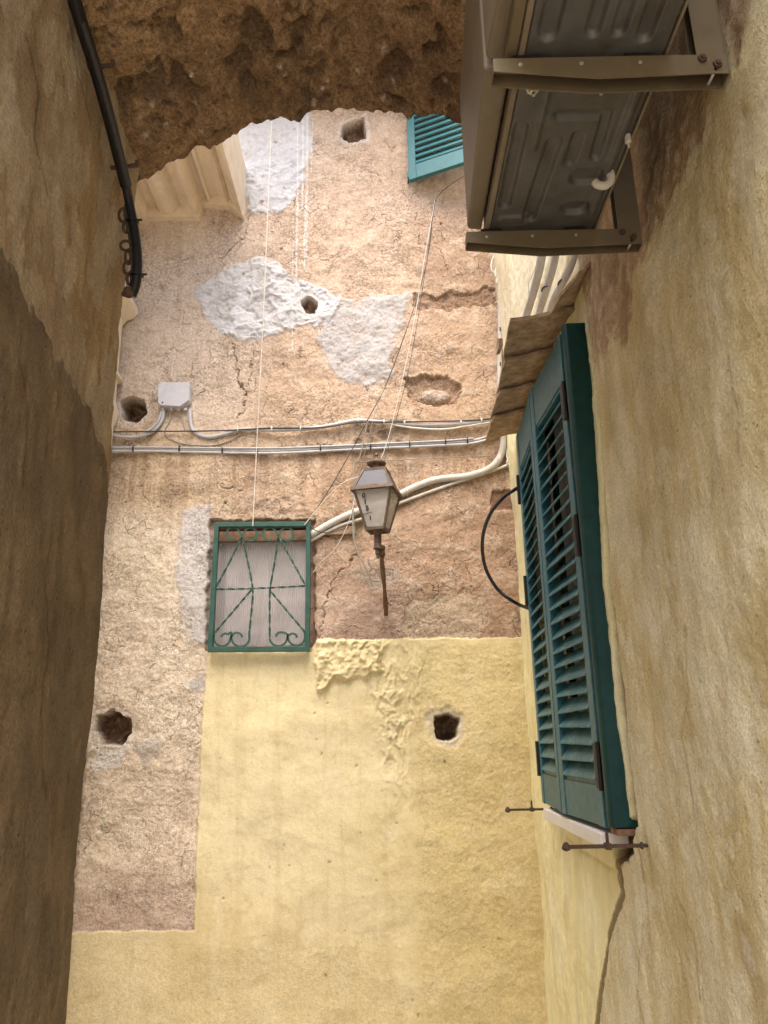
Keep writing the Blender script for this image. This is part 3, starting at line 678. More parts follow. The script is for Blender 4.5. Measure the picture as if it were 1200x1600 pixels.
# ------------------------------------------------------------------ rubble arch over the passage
def arch():
    prof = [(150, 330), (205, 292), (240, 272), (300, 236), (345, 226), (400, 191), (440, 188), (475, 190), (505, 168), (535, 176), (600, 170), (640, 182), (690, 178), (725, 206), (790, 215), (860, 230)]
    pe = [onY(a, b, YC) for a, b in prof]
    xs = np.arange(XL - 0.10, XR + 0.06, 0.0075)
    ez = np.interp(xs, [p[0] for p in pe], [p[2] for p in pe])
    ez = ez - 0.030 * (ridged(xs * 4.5, xs * 0 + 2.2, 3, 560) - 0.55) + 0.010 * fbm(xs * 25, xs * 0, 3, 561)
    ks = np.ones(31) / 31; ezs = np.convolve(np.pad(ez, 15, mode='edge'), ks, 'valid')
    ys = np.concatenate([np.arange(0.7, 1.2, 0.05), np.arange(1.2, YC, 0.0075)])
    Y, X = np.meshgrid(ys, xs, indexing='ij')
    E = np.broadcast_to(ez, Y.shape); Es = np.broadcast_to(ezs, Y.shape)
    back = YC - Y
    w = np.exp(-back / 0.10)
    Z = Es * (1 - w) + E * w + 0.20 * np.minimum(back, 1.2)
    n1 = fbm(X * 4, Y * 4, 4, 501); n2 = fbm(X * 12, Y * 12, 4, 505); n3 = fbm(X * 30, Y * 30, 4, 509)
    qx, qy = X + 0.07 * n1 + 0.03 * n2, Y + 0.07 * fbm(X * 4, Y * 4, 3, 531) + 0.03 * fbm(X * 12, Y * 12, 3, 533)
    f1, f2 = worley(qx * 6.5, qy * 5.0, 12)
    g1, g2 = worley(qx * 15, qy * 13, 19)
    front = sstep(0.62, 0.12, back + 0.16 * n1)
    pit = sstep(0.34, 0.12, f1) * sstep(0.0, 0.45, fbm(X * 2.6, Y * 2.6, 3, 541) + 0.65 * front - 0.12)
    pit2 = sstep(0.36, 0.14, g1) * sstep(0.0, 0.4, fbm(X * 3.4, Y * 3.4, 3, 545) + 0.3 * front - 0.1)
    stone = sstep(0.03, 0.16, f2 - f1) * front
    rg = ridged(qx * 5, qy * 4, 5, 551)
    bump = 0.022 * n1 + 0.022 * n2 + 0.009 * n3 - 0.040 * front * (rg - 0.5) - 0.016 * stone * (1 - f1)
    Z = Z + bump * (1 - 0.55 * w) + (0.050 * pit + 0.022 * pit2) * (1 - 0.5 * w) - 0.02 * np.abs(n2) * w
    K = 0.88
    def L(*c):
        v = s2l(c) * K; return v * 0.76 + 0.24 * v.mean()
    C = np.zeros(Y.shape + (3,)) + L(186, 146, 96); C = mixc(C, 0.7 * sstep(-0.2, 0.5, n2), L(206, 164, 108)); C = mixc(C, 0.6 * sstep(0.1, 0.5, -n3), L(140, 104, 68))
    C = mixc(C, 0.70 * np.maximum(pit, 0.8 * pit2), L(112, 88, 68)); C = mixc(C, 0.65 * stone * sstep(-0.3, 0.3, n1 + 0.5 * n3), L(118, 92, 70)); C = mixc(C, 0.35 * front, L(138, 106, 74))
    for k in range(70):
        a, b = random.uniform(XL, XR), random.uniform(1.5, YC); r = random.uniform(0.004, 0.011)
        m = sstep(r * 1.2, r * 0.6, np.hypot(X - a, (Y - b) * random.uniform(.6, 1.5))); C = mixc(C, 0.9 * m, L(214, 190, 160)); Z = Z - 0.006 * m
    Yd = Y + w * (0.014 * n2 + 0.01 * n3)
    P = np.stack([X, Yd, Z], -1)
    # outer face of the arch above the ragged edge
    k = 60; up = np.linspace(0.012, 0.9, k)
    rows = []
    for u in up:
        nn = fbm(xs * 9, xs * 0 + u * 9, 4, 520)
        rows.append(np.stack([xs, P[-1, :, 1] * math.exp(-u * 8) + (YC - 0.01 + 0.02 * nn) * (1 - math.exp(-u * 8)), P[-1, :, 2] * (1 - u / 0.9) + (4.14) * (u / 0.9)], -1))
    P = np.concatenate([P, np.stack(rows, 0)], 0); C = np.concatenate([C, np.repeat(C[-1:], k, 0)], 0)
    def back_(b): b[:, 2] = 4.17; return b
    cs = np.ones(P.shape[:2])
    return sheet('rubble_arch', P, back_, M['rubble'], C, None, False, np.stack([cs, cs * 0, cs * 0], -1),
                 label='rough brown rubble arch with pitted ragged underside spanning the passage', cat='arch')
arch()

# ------------------------------------------------------------------ rear house with moulded cornice
def rear_house():
    lo = onY(225, 348)[2]
    t = empty('house_facade', (XH, 3.5, 0), 'pale house side with carved stone cornice behind the passage wall', 'house')
    mk('wall', join(box((XH - 0.4, YC + 0.06, 0), (XH, 3.449, 3.9)), box((XH - 0.4, 3.45, 0), (XH, YF - 0.05, lo + 0.5))), M['stone'], t, smooth=0)
    def P(a, b): p = onY(a, b); return (p[0], p[2])
    pr = [P(*q) for q in ((150, 352), (231, 350), (236, 331), (246, 329), (248, 334), (255, 341), (264, 343), (274, 341), (282, 332), (285, 326), (292, 325), (301, 328), (304, 340), (312, 345), (319, 318), (325, 314), (327, 321), (331, 321), (333, 314), (340, 312), (351, 317), (357, 325), (361, 318), (366, 326), (380, 342))]
    top = pr[-1]
    tail = [(top[0] + 0.01, top[1] + 0.05), (top[0] + 0.01, lo + 0.42), (XH - 0.1, lo + 0.5)]
    mk('cornice', prism(pr + tail, lambda u, v, w: (u, w, v), 3.45, YF - 0.05), M['stone'], t, smooth=25)
    pr = [P(*q) for q in ((150, 351), (232, 350), (234, 346), (313, 346), (317, 338), (319, 327), (332, 326), (345, 328), (361, 328), (381, 343))]
    mk('cornice_end', prism(pr + [(v[0] + 0.001, v[1]) for v in tail], lambda u, v, w: (u, w, v), YF - 0.0495, YF + 0.02), M['stone'], t, smooth=25)
    # lower string courses whose rounded ends show past the passage corner
    def course(pts):
        q = [P(*p) for p in pts]
        mk('string_course', prism(q, lambda u, v, w: (u, w, v), YC + 0.3, YF - 0.014), M['stone'], t, smooth=40)
    course([(150, 472), (200, 470), (211, 474), (216, 482), (217, 492), (210, 500), (200, 503), (192, 512), (190, 524), (150, 526)])
    course([(140, 578), (181, 580), (188, 586), (194, 599), (184, 602), (140, 604)])
    course([(140, 612), (178, 612), (184, 634), (187, 648), (182, 664), (175, 676), (140, 680)])
rear_house()

# ------------------------------------------------------------------ shuttered window on the right wall
def shutter_window():
    t = empty('shuttered_window', (XR, 3.3, 1.25), 'tall window with two teal louvred shutters slightly ajar on the cream wall', 'window')
    za, zb = 1.30, 3.17
    hinge = [None]
    def leaf(y_h, x_h, y_f, x_f, nm):
        # local frame: u from hinge to free edge, outward normal w
        a = Vector((x_h, y_h, 0)); b = Vector((x_f, y_f, 0)); u = (b - a).normalized(); Lw = (b - a).length
        wv = Vector((u.y, -u.x, 0))
        if wv.x > 0: wv = -wv
        def G(uu, vv, ww): return tuple(a + u * uu + wv * ww + Vector((0, 0, vv)))
        def bx(u0, u1, v0, v1, w0, w1):
            V = [G(uu, vv, ww) for vv in (v0, v1) for uu, ww in ((u0, w0), (u1, w0), (u1, w1), (u0, w1))]
            return V, [(0, 3, 2, 1), (4, 5, 6, 7), (0, 1, 5, 4), (1, 2, 6, 5), (2, 3, 7, 6), (3, 0, 4, 7)]
        st = 0.062; rt, rbm = 0.20, 0.135
        fr = mk('shutter', join(bx(0, st, za, zb, -0.022, 0.022), bx(Lw - st, Lw - 0.003, za, zb, -0.022, 0.022), bx(st + .0005, Lw - st - .0005, zb - rt, zb - 0.002, -0.018, 0.018), bx(st + .0005, Lw - st - .0005, za + 0.002, za + rbm, -0.018, 0.018)), M['teal'], t, smooth=0, bevel=0.003)
        mk('bead', join(bx(st, Lw - st, za + rbm, za + rbm + 0.012, -0.012, 0.012), bx(st, Lw - st, zb - rt - 0.012, zb - rt, -0.012, 0.012)), M['teal'], fr, smooth=0)
        n = 25; p = (zb - rt - za - rbm - 0.03) / n
        first = None
        ca, sa = math.cos(math.radians(52)), math.sin(math.radians(52))
        for k in range(n):
            zc = za + rbm + 0.015 + p * (k + 0.5)
            if first is None:
                V = []
                for uu in (st - 0.004, Lw - st + 0.004):
                    for d_, e_ in ((-0.034, -0.004), (0.034, -0.004), (0.038, 0.0), (0.034, 0.004), (-0.034, 0.004)):
                        V.append(G(uu, zc - d_ * sa + e_ * ca, d_ * ca + e_ * sa))
                m = 5
                F = [tuple(range(m))[::-1], tuple(range(m, 2 * m))] + [(i, (i + 1) % m, m + (i + 1) % m, m + i) for i in range(m)]
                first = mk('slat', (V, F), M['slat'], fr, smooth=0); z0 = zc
            else:
                l = WLOC[first.name].copy(); l.z += zc - z0
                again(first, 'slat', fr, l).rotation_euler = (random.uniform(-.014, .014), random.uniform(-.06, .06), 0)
        for zh in (za + 0.20, za + 1.02, zb - 0.30):
            mk('hinge', join(bx(-0.012, 0.014, zh - 0.075, zh + 0.075, 0.0225, 0.034), tuple(lathe([(0.009, -0.08), (0.009, 0.08)], G(-0.012, zh, 0.026), 10))), M['black'], fr, smooth=40)
        return fr
    leaf(3.905, XR - 0.035, 3.355, XR - 0.062, 'far')
    leaf(2.800, XR - 0.035, 3.350, XR - 0.062, 'near')
    # casing post with a rounded nose and its shoulder
    arc = [(2.786, XR + 0.02), (2.786, XR - 0.040), (2.762, XR - 0.040), (2.757, XR - 0.052)] + [(2.722 + 0.033 * math.cos(a), XR - 0.050 - 0.016 * math.sin(a)) for a in np.linspace(0.15, math.pi, 9)] + [(2.688, XR + 0.02)]
    mk('casing', prism(arc, lambda u, v, w: (v, u, w), za + 0.012, zb - 0.015), M['tealdark'], t, smooth=50, bevel=0.012)
    mk('frame', join(box((XR - 0.012, 3.91, za), (XR + 0.03, 3.94, zb + 0.02)), box((XR - 0.012, 2.79, zb + 0.002), (XR + 0.03, 3.94, zb + 0.035))), M['tealdark'], t, smooth=0, bevel=0.003)
    # glazed sash in the reveal
    sx0, sx1 = XR + 0.035, XR + 0.072
    mk('sash', join(box((sx0, 2.84, 1.34), (sx1, 2.92, 3.10)), box((sx0, 3.77, 1.34), (sx1, 3.85, 3.10)), box((sx0, 3.30, 1.34), (sx1, 3.41, 3.10)), box((sx0, 2.9202, 1.34), (sx1 - 0.002, 3.2998, 1.44)), box((sx0, 3.4102, 1.34), (sx1 - 0.002, 3.7698, 1.44))), M['pvcw'], t, smooth=0)
    mk('pane', box((XR + 0.050, 2.922, 1.442), (XR + 0.055, 3.298, 3.09)), M['pane'], t, smooth=0)
    mk('pane', box((XR + 0.050, 3.412, 1.442), (XR + 0.055, 3.768, 3.09)), M['pane'], t, smooth=0)
    mk('sill', box((XR - 0.075, 2.80, 1.236), (XR + 0.02, 3.80, 1.284)), M['sill'], t, smooth=0, bevel=0.004)
    mk('brick', box((XR - 0.045, 2.695, 1.286), (XR + 0.02, 2.78, 1.308)), M['brick'], t, smooth=0, bevel=0.003)
shutter_window()

# shutter stays
def stay(root, length, label):
    r = Vector(root)
    t = empty('shutter_stay', root, label, 'shutter stay', 'iron shutter stays below the window')
    e = r + Vector((-length, 0, 0))
    for dy in (-0.009, 0.009):
        mk('rod', bar(r + Vector((0.03, dy, 0)), e + Vector((0.01, dy, 0)), 0.005, 0.009), M['iron'], t, smooth=0)
    mk('end_knob', lathe([(0.004, -0.010), (0.012, -0.006), (0.014, 0.0), (0.010, 0.009), (0.005, 0.015)], e + Vector((0, 0, -0.002)), 12), M['iron'], t)
    mk('crossbar', join(bar(r + Vector((-length * 0.45, -0.016, 0)), r + Vector((-length * 0.45, 0.016, 0)), 0.018, 0.018), bar(r + Vector((-length * 0.45, 0, -0.005)), r + Vector((-length * 0.45, 0, 0.04)), 0.008, 0.012, (0, 1, 0))), M['iron'], t, smooth=0, bevel=0.002)
    mk('wall_plug', lathe([(0.011, 0.0), (0.010, 0.006), (0.006, 0.010)], r + Vector((0.002, 0, 0)), 10, (-1, 0, 0)), M['iron'], t)
stay(onX(862, 1264, XR - 0.01), 0.21, 'rusty iron stay rod poking out past the far end of the white sill')
stay(onX(1003, 1321, XR - 0.02), 0.23, 'rusty iron stay rod poking out of the cream wall by the rubble hole')

# ------------------------------------------------------------------ tile canopy over the window
def canopy():
    t = empty('tile_canopy', (XR, 3.3, 3.25), 'small canopy of weathered brown tiles above the teal shutters', 'canopy')
    Zc = 3.25
    edges = [(796, 499), (788, 560), (780, 610), (770, 650)]
    o = [onZ(a, b, Zc) for a, b in edges]
    o = o + [(o[-1][0] + 0.02, o[-1][1] + 0.33, Zc)]
    def slab(y0, y1, xo0, xo1, drop0, drop1, th=0.016):
        nx, ny = 7, 5; V = []; F = []
        for s_ in (0, 1):
            for j in range(ny):
                v = j / (ny - 1); yy = y0 + (y1 - y0) * v
                xo = xo0 + (xo1 - xo0) * v
                for i in range(nx):
                    u = i / (nx - 1); xx = XR + 0.02 + (xo - XR - 0.02) * u
                    zz = Zc + 0.05 * (1 - u) - (drop0 + (drop1 - drop0) * v) + 0.012 * math.sin(v * math.pi) + 0.004 * math.sin(7 * u + 5 * v) + s_ * th
                    V.append((xx + 0.004 * math.sin(13 * v + y0 * 9) * u, yy, zz))
        k = nx * ny
        for j in range(ny - 1):
            for i in range(nx - 1):
                a = j * nx + i
                F.append((a, a + 1, a + nx + 1, a + nx)); F.append((k + a + nx, k + a + nx + 1, k + a + 1, k + a))
        for i in range(nx - 1):
            F.append((i + 1, i, k + i, k + i + 1)); b = (ny - 1) * nx + i; F.append((b, b + 1, k + b + 1, k + b))
        for j in range(ny - 1):
            a = j * nx; F.append((a, a + nx, k + a + nx, k + a)); b = j * nx + nx - 1; F.append((b + nx, b, k + b, k + b + nx))
        return V, F
    for i in range(4):
        mk('tile', slab(o[i][1] - 0.02, o[i + 1][1] + 0.045, o[i][0], o[i + 1][0] - 0.004 * i, 0.024, -0.006), M['tile'], t, smooth=40)
    near = onX(908, 438, XR - 0.03)
    mk('tile', slab(near[1], o[0][1] + 0.03, XR - 0.035, XR - 0.10, 0.0, -0.006), M['tile'], t, smooth=40)
    c = onZ(784, 540, Zc)
    mk('broken_tile', prism([(0, 0), (0.10, 0.01), (0.11, 0.045), (0.05, 0.06), (-0.01, 0.03)], lambda u, v, w: (c[0] - 0.01 + w, c[1] + u, c[2] + v), 0, 0.015), M['tile'], t, smooth=0)
canopy()

# ------------------------------------------------------------------ outdoor unit and its brackets
ZB = 3.005
Y1, Y2 = 1.325, 1.91
def bracket(y, label):
    t = empty('wall_bracket', (XR, y, ZB - 0.06), label, 'bracket', 'brackets carrying the outdoor unit')
    x0, x1 = 0.252, XR - 0.033
    w = 0.042; zt = ZB - 0.012; xm = 0.47
    def web(yy, th):
        poly = [(x0, zt), (x1, zt), (x1, zt - 0.050), (xm, zt - 0.058), (x0, zt - 0.034)]
        return prism(poly, lambda u, v, q: (u, q, v), yy, yy + th)
    mk('arm', join(web(y - w / 2, 0.0025), web(y + w / 2 - 0.0025, 0.0025), box((x0, y - w / 2 + 0.0026, zt - 0.0025), (x1, y + w / 2 - 0.0026, zt - 0.0003)), box((x0, y - w / 2 + 0.0026, zt - 0.03), (x0 + 0.002, y + w / 2 - 0.0026, zt - 0.0027))), M['bracket'], t, smooth=0)
    mk('upright', join(box((XR - 0.0325, y - 0.019, zt - 0.052), (XR - 0.030, y + 0.019, zt + 0.40)), box((XR - 0.094, y - 0.0185, zt + 0.001), (XR - 0.033, y - 0.016, zt + 0.40)), box((XR - 0.094, y + 0.016, zt + 0.001), (XR - 0.033, y + 0.0185, zt + 0.40))), M['bracket'], t, smooth=0)
    for xx in (0.31, 0.44, 0.565):
        mk('rivet', lathe([(0.005, 0), (0.0045, 0.002), (0.002, 0.003)], (xx, y - w / 2, zt - 0.018), 8, (0, -1, 0)), M['bolt'], t)
    for xx, zz in ((XR - 0.055, zt - 0.028), (XR - 0.085, zt - 0.012)):
        mk('bolt', lathe([(0.010, 0), (0.010, 0.005), (0.005, 0.0055), (0.005, 0.009)], (xx, y - w / 2, zz), 6, (0, -1, 0)), M['iron'], t, smooth=0)
    mk('cross_pin', lathe([(0.004, -w / 2), (0.004, w / 2)], (XR - 0.06, y, zt - 0.04), 8, (0, 1, 0)), M['bolt'], t)
    for xx in (0.325, 0.565):
        mk('rubber_pad', box((xx - 0.03, y - 0.018, zt + 0.0005), (xx + 0.03, y + 0.018, ZB - 0.001)), M['black'], t, smooth=0)
bracket(Y1, 'beige channel steel bracket under the middle of the outdoor unit with exposed bolts')
bracket(Y2, 'beige channel steel bracket under the far end of the outdoor unit above the tile canopy')

def condenser():
    t = empty('outdoor_unit', (0.47, 1.5, ZB), 'yellowed air conditioning outdoor unit with pressed steel base on brackets', 'air conditioner')
    xa, xb, ya, yb, zt = 0.312, 0.63, 1.02, 1.945, ZB + 0.56
    # pressed base pan as a relief seen from below
    us = np.arange(xa + 0.012, xb - 0.005, 0.0042); vs = np.arange(ya + 0.012, yb - 0.012, 0.0042)
    V_, U_ = np.meshgrid(vs, us, indexing='ij')
    h = np.zeros_like(U_)
    def cap(pts, r, d): 
        nonlocal h
        h = h + d * sstep(r + 0.004, r - 0.003, dline(pts, U_, V_))
    X = lambda f: xa + f * (xb - xa)
    y = lambda f: Y1 + f * (Y2 - Y1)
    cap([(X(.12), y(.33)), (X(.12), y(.80))], 0.016, 0.012)
    cap([(X(.25), y(.10)), (X(.25), y(.45))], 0.006, -0.007)
    cap([(X(.40), y(.42)), (X(.36), y(.90))], 0.018, 0.012)
    cap([(X(.38), y(.27)), (X(.74), y(.27)), (X(.76), y(.50))], 0.012, 0.012)
    cap([(X(.57), y(.38)), (X(.57), y(.53))], 0.013, 0.011)
    cap([(X(.14), y(.92)), (X(.30), y(.92))], 0.02, -0.006)
    cap([(X(.70), y(.63)), (X(.80), y(.63))], 0.028, 0.016)
    cap([(X(.70), y(.84)), (X(.78), y(.84))], 0.024, 0.016)
    cap([(X(.90), y(.08)), (X(.90), y(.9))], 0.009, -0.008)
    cap([(X(.16), y(-.42)), (X(.16), y(-.12))], 0.02, 0.012); cap([(X(.45), y(-.42)), (X(.45), y(-.12))], 0.014, 0.012); cap([(X(.62), y(-.42)), (X(.62), y(-.12))], 0.014, 0.012); cap([(X(.80), y(-.4)), (X(.80), y(-.1))], 0.016, 0.012)
    P = np.stack([U_, V_, ZB + 0.004 + h], -1)
    def back(b): b[:, 2] = ZB + 0.03; return b
    o = sheet('base_pan', P, back, M['acpan'], None, t, False)
    # casing
    mk('casing', join(box((xa, ya, ZB + 0.034), (xb, yb, zt)), box((xa - 0.004, ya, ZB + 0.002), (xa + 0.010, yb, ZB + 0.033)), box((xb - 0.004, ya, ZB + 0.002), (xb + 0.003, yb, ZB + 0.033)), box((xa + 0.0102, yb - 0.010, ZB + 0.002), (xb - 0.0042, yb, ZB + 0.033))), M['acwhite'], t, smooth=0, bevel=0.004)
    # bulging front cover and its shadow gap
    def cover(y0, y1, x_out0, x_out1, z0, z1):
        q = [(xa - 0.005, y0), (x_out0, y0 + 0.01), (x_out1, y1 - 0.01), (xa - 0.005, y1)]
        return prism(q, lambda u, v, w: (u, v, w), z0, z1)
    mk('front_cover', cover(1.375, yb + 0.02, 0.246, 0.264, ZB + 0.045, zt - 0.01), M['acwhite'], t, smooth=0, bevel=0.008)
    mk('front_cover', cover(ya, 1.37, 0.264, 0.246, ZB + 0.045, zt - 0.01), M['acwhite'], t, smooth=0, bevel=0.008)
    mk('service_panel', box((xa - 0.03, ya + 0.02, ZB + 0.006), (xa - 0.0055, 1.355, ZB + 0.043)), M['bracket'], t, smooth=0, bevel=0.003)
    for a, b in ((X(.14), y(.13)), (X(.62), y(.13))):
        mk('fixing_bolt', join(lathe([(0.016, 0), (0.016, 0.003), (0.009, 0.0035), (0.009, 0.011), (0.004, 0.012), (0.004, 0.02)], (a, b, ZB + 0.004), 8, (0, 0, -1))), M['bolt'], t, smooth=30)
    e = onZ(932, 296, ZB - 0.005)
    c = Vector((X(.93), y(.60), ZB))
    el = [c + Vector(v) for v in ((0, 0.0, 0.01), (0, 0, -0.016), (-0.006, 0.002, -0.028), (-0.018, 0.005, -0.034), (-0.034, 0.008, -0.028), (-0.040, 0.009, -0.018))]
    mk('drain_elbow', tube(el, 0.0105, 12, 5), M['pvcw'], t, smooth=60)
    mk('drain_stub', lathe([(0.008, 0), (0.008, 0.02), (0.004, 0.024), (0.003, 0.034)], (X(.95), y(.38), ZB + 0.002), 10, (0, 0, -1)), M['pvcw'], t)
condenser()

# ------------------------------------------------------------------ lantern on its bracket
def lantern():
    YL = 4.08
    b = Vector(onY(592, 870, YL)); k = YL / FPX
    wallp = Vector(onY(603, 957, YF - 0.005))
    t = empty('wall_lantern', tuple(wallp), 'old brown four sided street lantern on a rusty wall arm', 'lantern')
    rot = Matrix.Rotation(math.radians(-14), 4, 'Z')
    zrim = onY(586, 769, YL)[2]; zbot = onY(590, 829, YL)[2]; ztop = onY(587, 738, YL)[2]
    c = Vector((b.x - 0.004, YL, 0))
    hw, hb, ht = 0.106, 0.050, 0.060
    def ring(h, z): return [c + rot @ Vector((sx * h, sy * h, 0)) + Vector((0, 0, z)) for sx, sy in ((-1, -1), (1, -1), (1, 1), (-1, 1))]
    R1, R0, R2 = ring(hw, zrim), ring(hb, zbot), ring(ht, ztop)
    ctr = lambda z: c + Vector((0, 0, z))
    fr = []
    for i in range(4):
        j = (i + 1) % 4
        fr.append(bar(R1[i] , R0[i], 0.012, 0.012, (0.3, 1, 0)))
        fr.append(bar(R0[i], R0[j], 0.014, 0.014))
        fr.append(bar(R1[i], R2[i], 0.011, 0.011, (0.3, 1, 0)))
        fr.append(bar(R2[i], R2[j], 0.012, 0.014))
    mk('cage', join(*fr), M['lamp'], t, smooth=0)
    ro, ri = ring(hw + 0.016, zrim - 0.014), ring(hw + 0.010, zrim + 0.012)
    mk('rim', (([tuple(v) for v in ro] + [tuple(v) for v in ri] + [tuple(v) for v in ring(hw - 0.006, zrim - 0.014)] + [tuple(v) for v in ring(hw - 0.010, zrim + 0.012)]),
        [(i, (i + 1) % 4, 4 + (i + 1) % 4, 4 + i) for i in range(4)] + [(8 + i, 12 + i, 12 + (i + 1) % 4, 8 + (i + 1) % 4) for i in range(4)] + [((i + 1) % 4, i, 8 + i, 8 + (i + 1) % 4) for i in range(4)] + [(4 + i, 4 + (i + 1) % 4, 12 + (i + 1) % 4, 12 + i) for i in range(4)]), M['lamp'], t, smooth=0, bevel=0.002)
    def pane(A, B, Cc, D, nm, mat, ins=0.9):
        q = [A, B, Cc, D]; m_ = sum(q, Vector()) / 4
        q = [m_ + (p - m_) * ins for p in q]; nrm = (q[1] - q[0]).cross(q[3] - q[0]).normalized() * 0.0015
        V = [tuple(p - nrm) for p in q] + [tuple(p + nrm) for p in q]
        return mk(nm, (V, [(0, 3, 2, 1), (4, 5, 6, 7), (0, 1, 5, 4), (1, 2, 6, 5), (2, 3, 7, 6), (3, 0, 4, 7)]), mat, t, smooth=0)
    panes = []
    for i in range(4):
        j = (i + 1) % 4
        panes.append(pane(R0[i], R0[j], R1[j], R1[i], 'pane', M['glass']))
        pane(R1[i], R1[j], R2[j], R2[i], 'roof_pane', M['glassblue'])
    mk('floor_plate', ([tuple(v) for v in ring(hb, zbot)] + [tuple(v) for v in ring(hb, zbot + 0.006)], [(0, 3, 2, 1), (4, 5, 6, 7), (0, 1, 5, 4), (1, 2, 6, 5), (2, 3, 7, 6), (3, 0, 4, 7)]), M['lamp'], t, smooth=0)
    mk('chimney_cap', lathe([(0.03, -0.03), (0.034, 0.0), (0.052, 0.012), (0.055, 0.020), (0.045, 0.032), (0.022, 0.046), (0.010, 0.052), (0.008, 0.062), (0.012, 0.070), (0.006, 0.080), (0.001, 0.082)], ctr(ztop + 0.032), 20), M['lamp'], t)
    mk('bulb_holder', lathe([(0.020, 0), (0.020, 0.03), (0.012, 0.034), (0.024, 0.07), (0.026, 0.09), (0.014, 0.11), (0.002, 0.115)], ctr(zbot + 0.006), 14), M['sill'], t)
    mk('neck', lathe([(0.030, 0.0), (0.026, -0.016), (0.021, -0.022), (0.019, -0.075), (0.023, -0.08), (0.023, -0.09), (0.026, -0.094), (0.026, -0.102), (0.016, -0.108), (0.015, -0.13), (0.010, -0.135), (0.010, -0.15), (0.004, -0.156)], ctr(zbot - 0.002), 16), M['lamp'], t)
    e = ctr(zbot - 0.085)
    arm = [wallp, wallp + Vector((-0.002, -0.10, 0.03)), wallp + Vector((-0.006, -0.22, 0.11)), Vector((c.x + 0.02, YL + 0.10, e.z - 0.07)), Vector((c.x + 0.024, YL + 0.02, e.z - 0.03)), Vector((c.x + 0.02, YL, e.z - 0.005))]
    sp = spline(arm, 8)
    mk('arm', sweep(sp, [(-.010, -.009), (.010, -.009), (.010, .009), (-.010, .009)], 0.6), M['rust'], t, smooth=20)
    for q, r in ((sp[-3], 0.019), (sp[-12], 0.017)):
        mk('collar', lathe([(0.010, -0.012), (r, -0.006), (r, 0.006), (0.010, 0.012)], tuple(q), 12), M['iron'], t)
    mk('wall_plate', box(wallp + Vector((-0.012, -0.008, -0.02)), wallp + Vector((0.012, 0.02, 0.07))), M['rust'], t, smooth=0, bevel=0.002)
    # painted figures on the front pane
    p = panes[0]
    A, B, D = R0[0], R0[1], R1[0]
    ux = (R1[1] - R1[0]).normalized(); uy0 = ((R1[0] + R1[1]) / 2 - (R0[0] + R0[1]) / 2).normalized(); nz = ux.cross(uy0).normalized()
    top = (R1[0] + R1[1]) / 2
    def put(txt, dx, dy, size):
        cu_ = bpy.data.curves.new('numeral', 'FONT'); cu_.body = txt; cu_.size = size; cu_.align_x = 'CENTER'; cu_.extrude = 0.0003; cu_.offset = 0.0016
        tmp = bpy.data.objects.new('tmp', cu_); COL.objects.link(tmp)
        dg = bpy.context.evaluated_depsgraph_get(); dg.update()
        me = bpy.data.meshes.new_from_object(tmp.evaluated_get(dg))
        bpy.data.objects.remove(tmp)
        R = Matrix((ux, uy0, nz)).transposed()
        o = top + ux * dx - uy0 * dy + nz * 0.0035
        V = [tuple(o + R @ v.co) for v in me.vertices]; F = [tuple(q.vertices) for q in me.polygons]
        bpy.data.meshes.remove(me)
        mk('numeral', (V, F), M['ink'], p, smooth=0)
    put('0', -0.050, 0.058, 0.036); put('1', -0.044, 0.092, 0.036); put('5', -0.036, 0.128, 0.038); put('1', -0.022, 0.180, 0.032)
    q0, q1 = top - ux * 0.062 - uy0 * 0.148 + nz * 0.0035, top - ux * 0.010 - uy0 * 0.140 + nz * 0.0035
    mk('stroke', bar(q0, q1, 0.003, 0.0006, nz), M['ink'], p, smooth=0)
lantern()

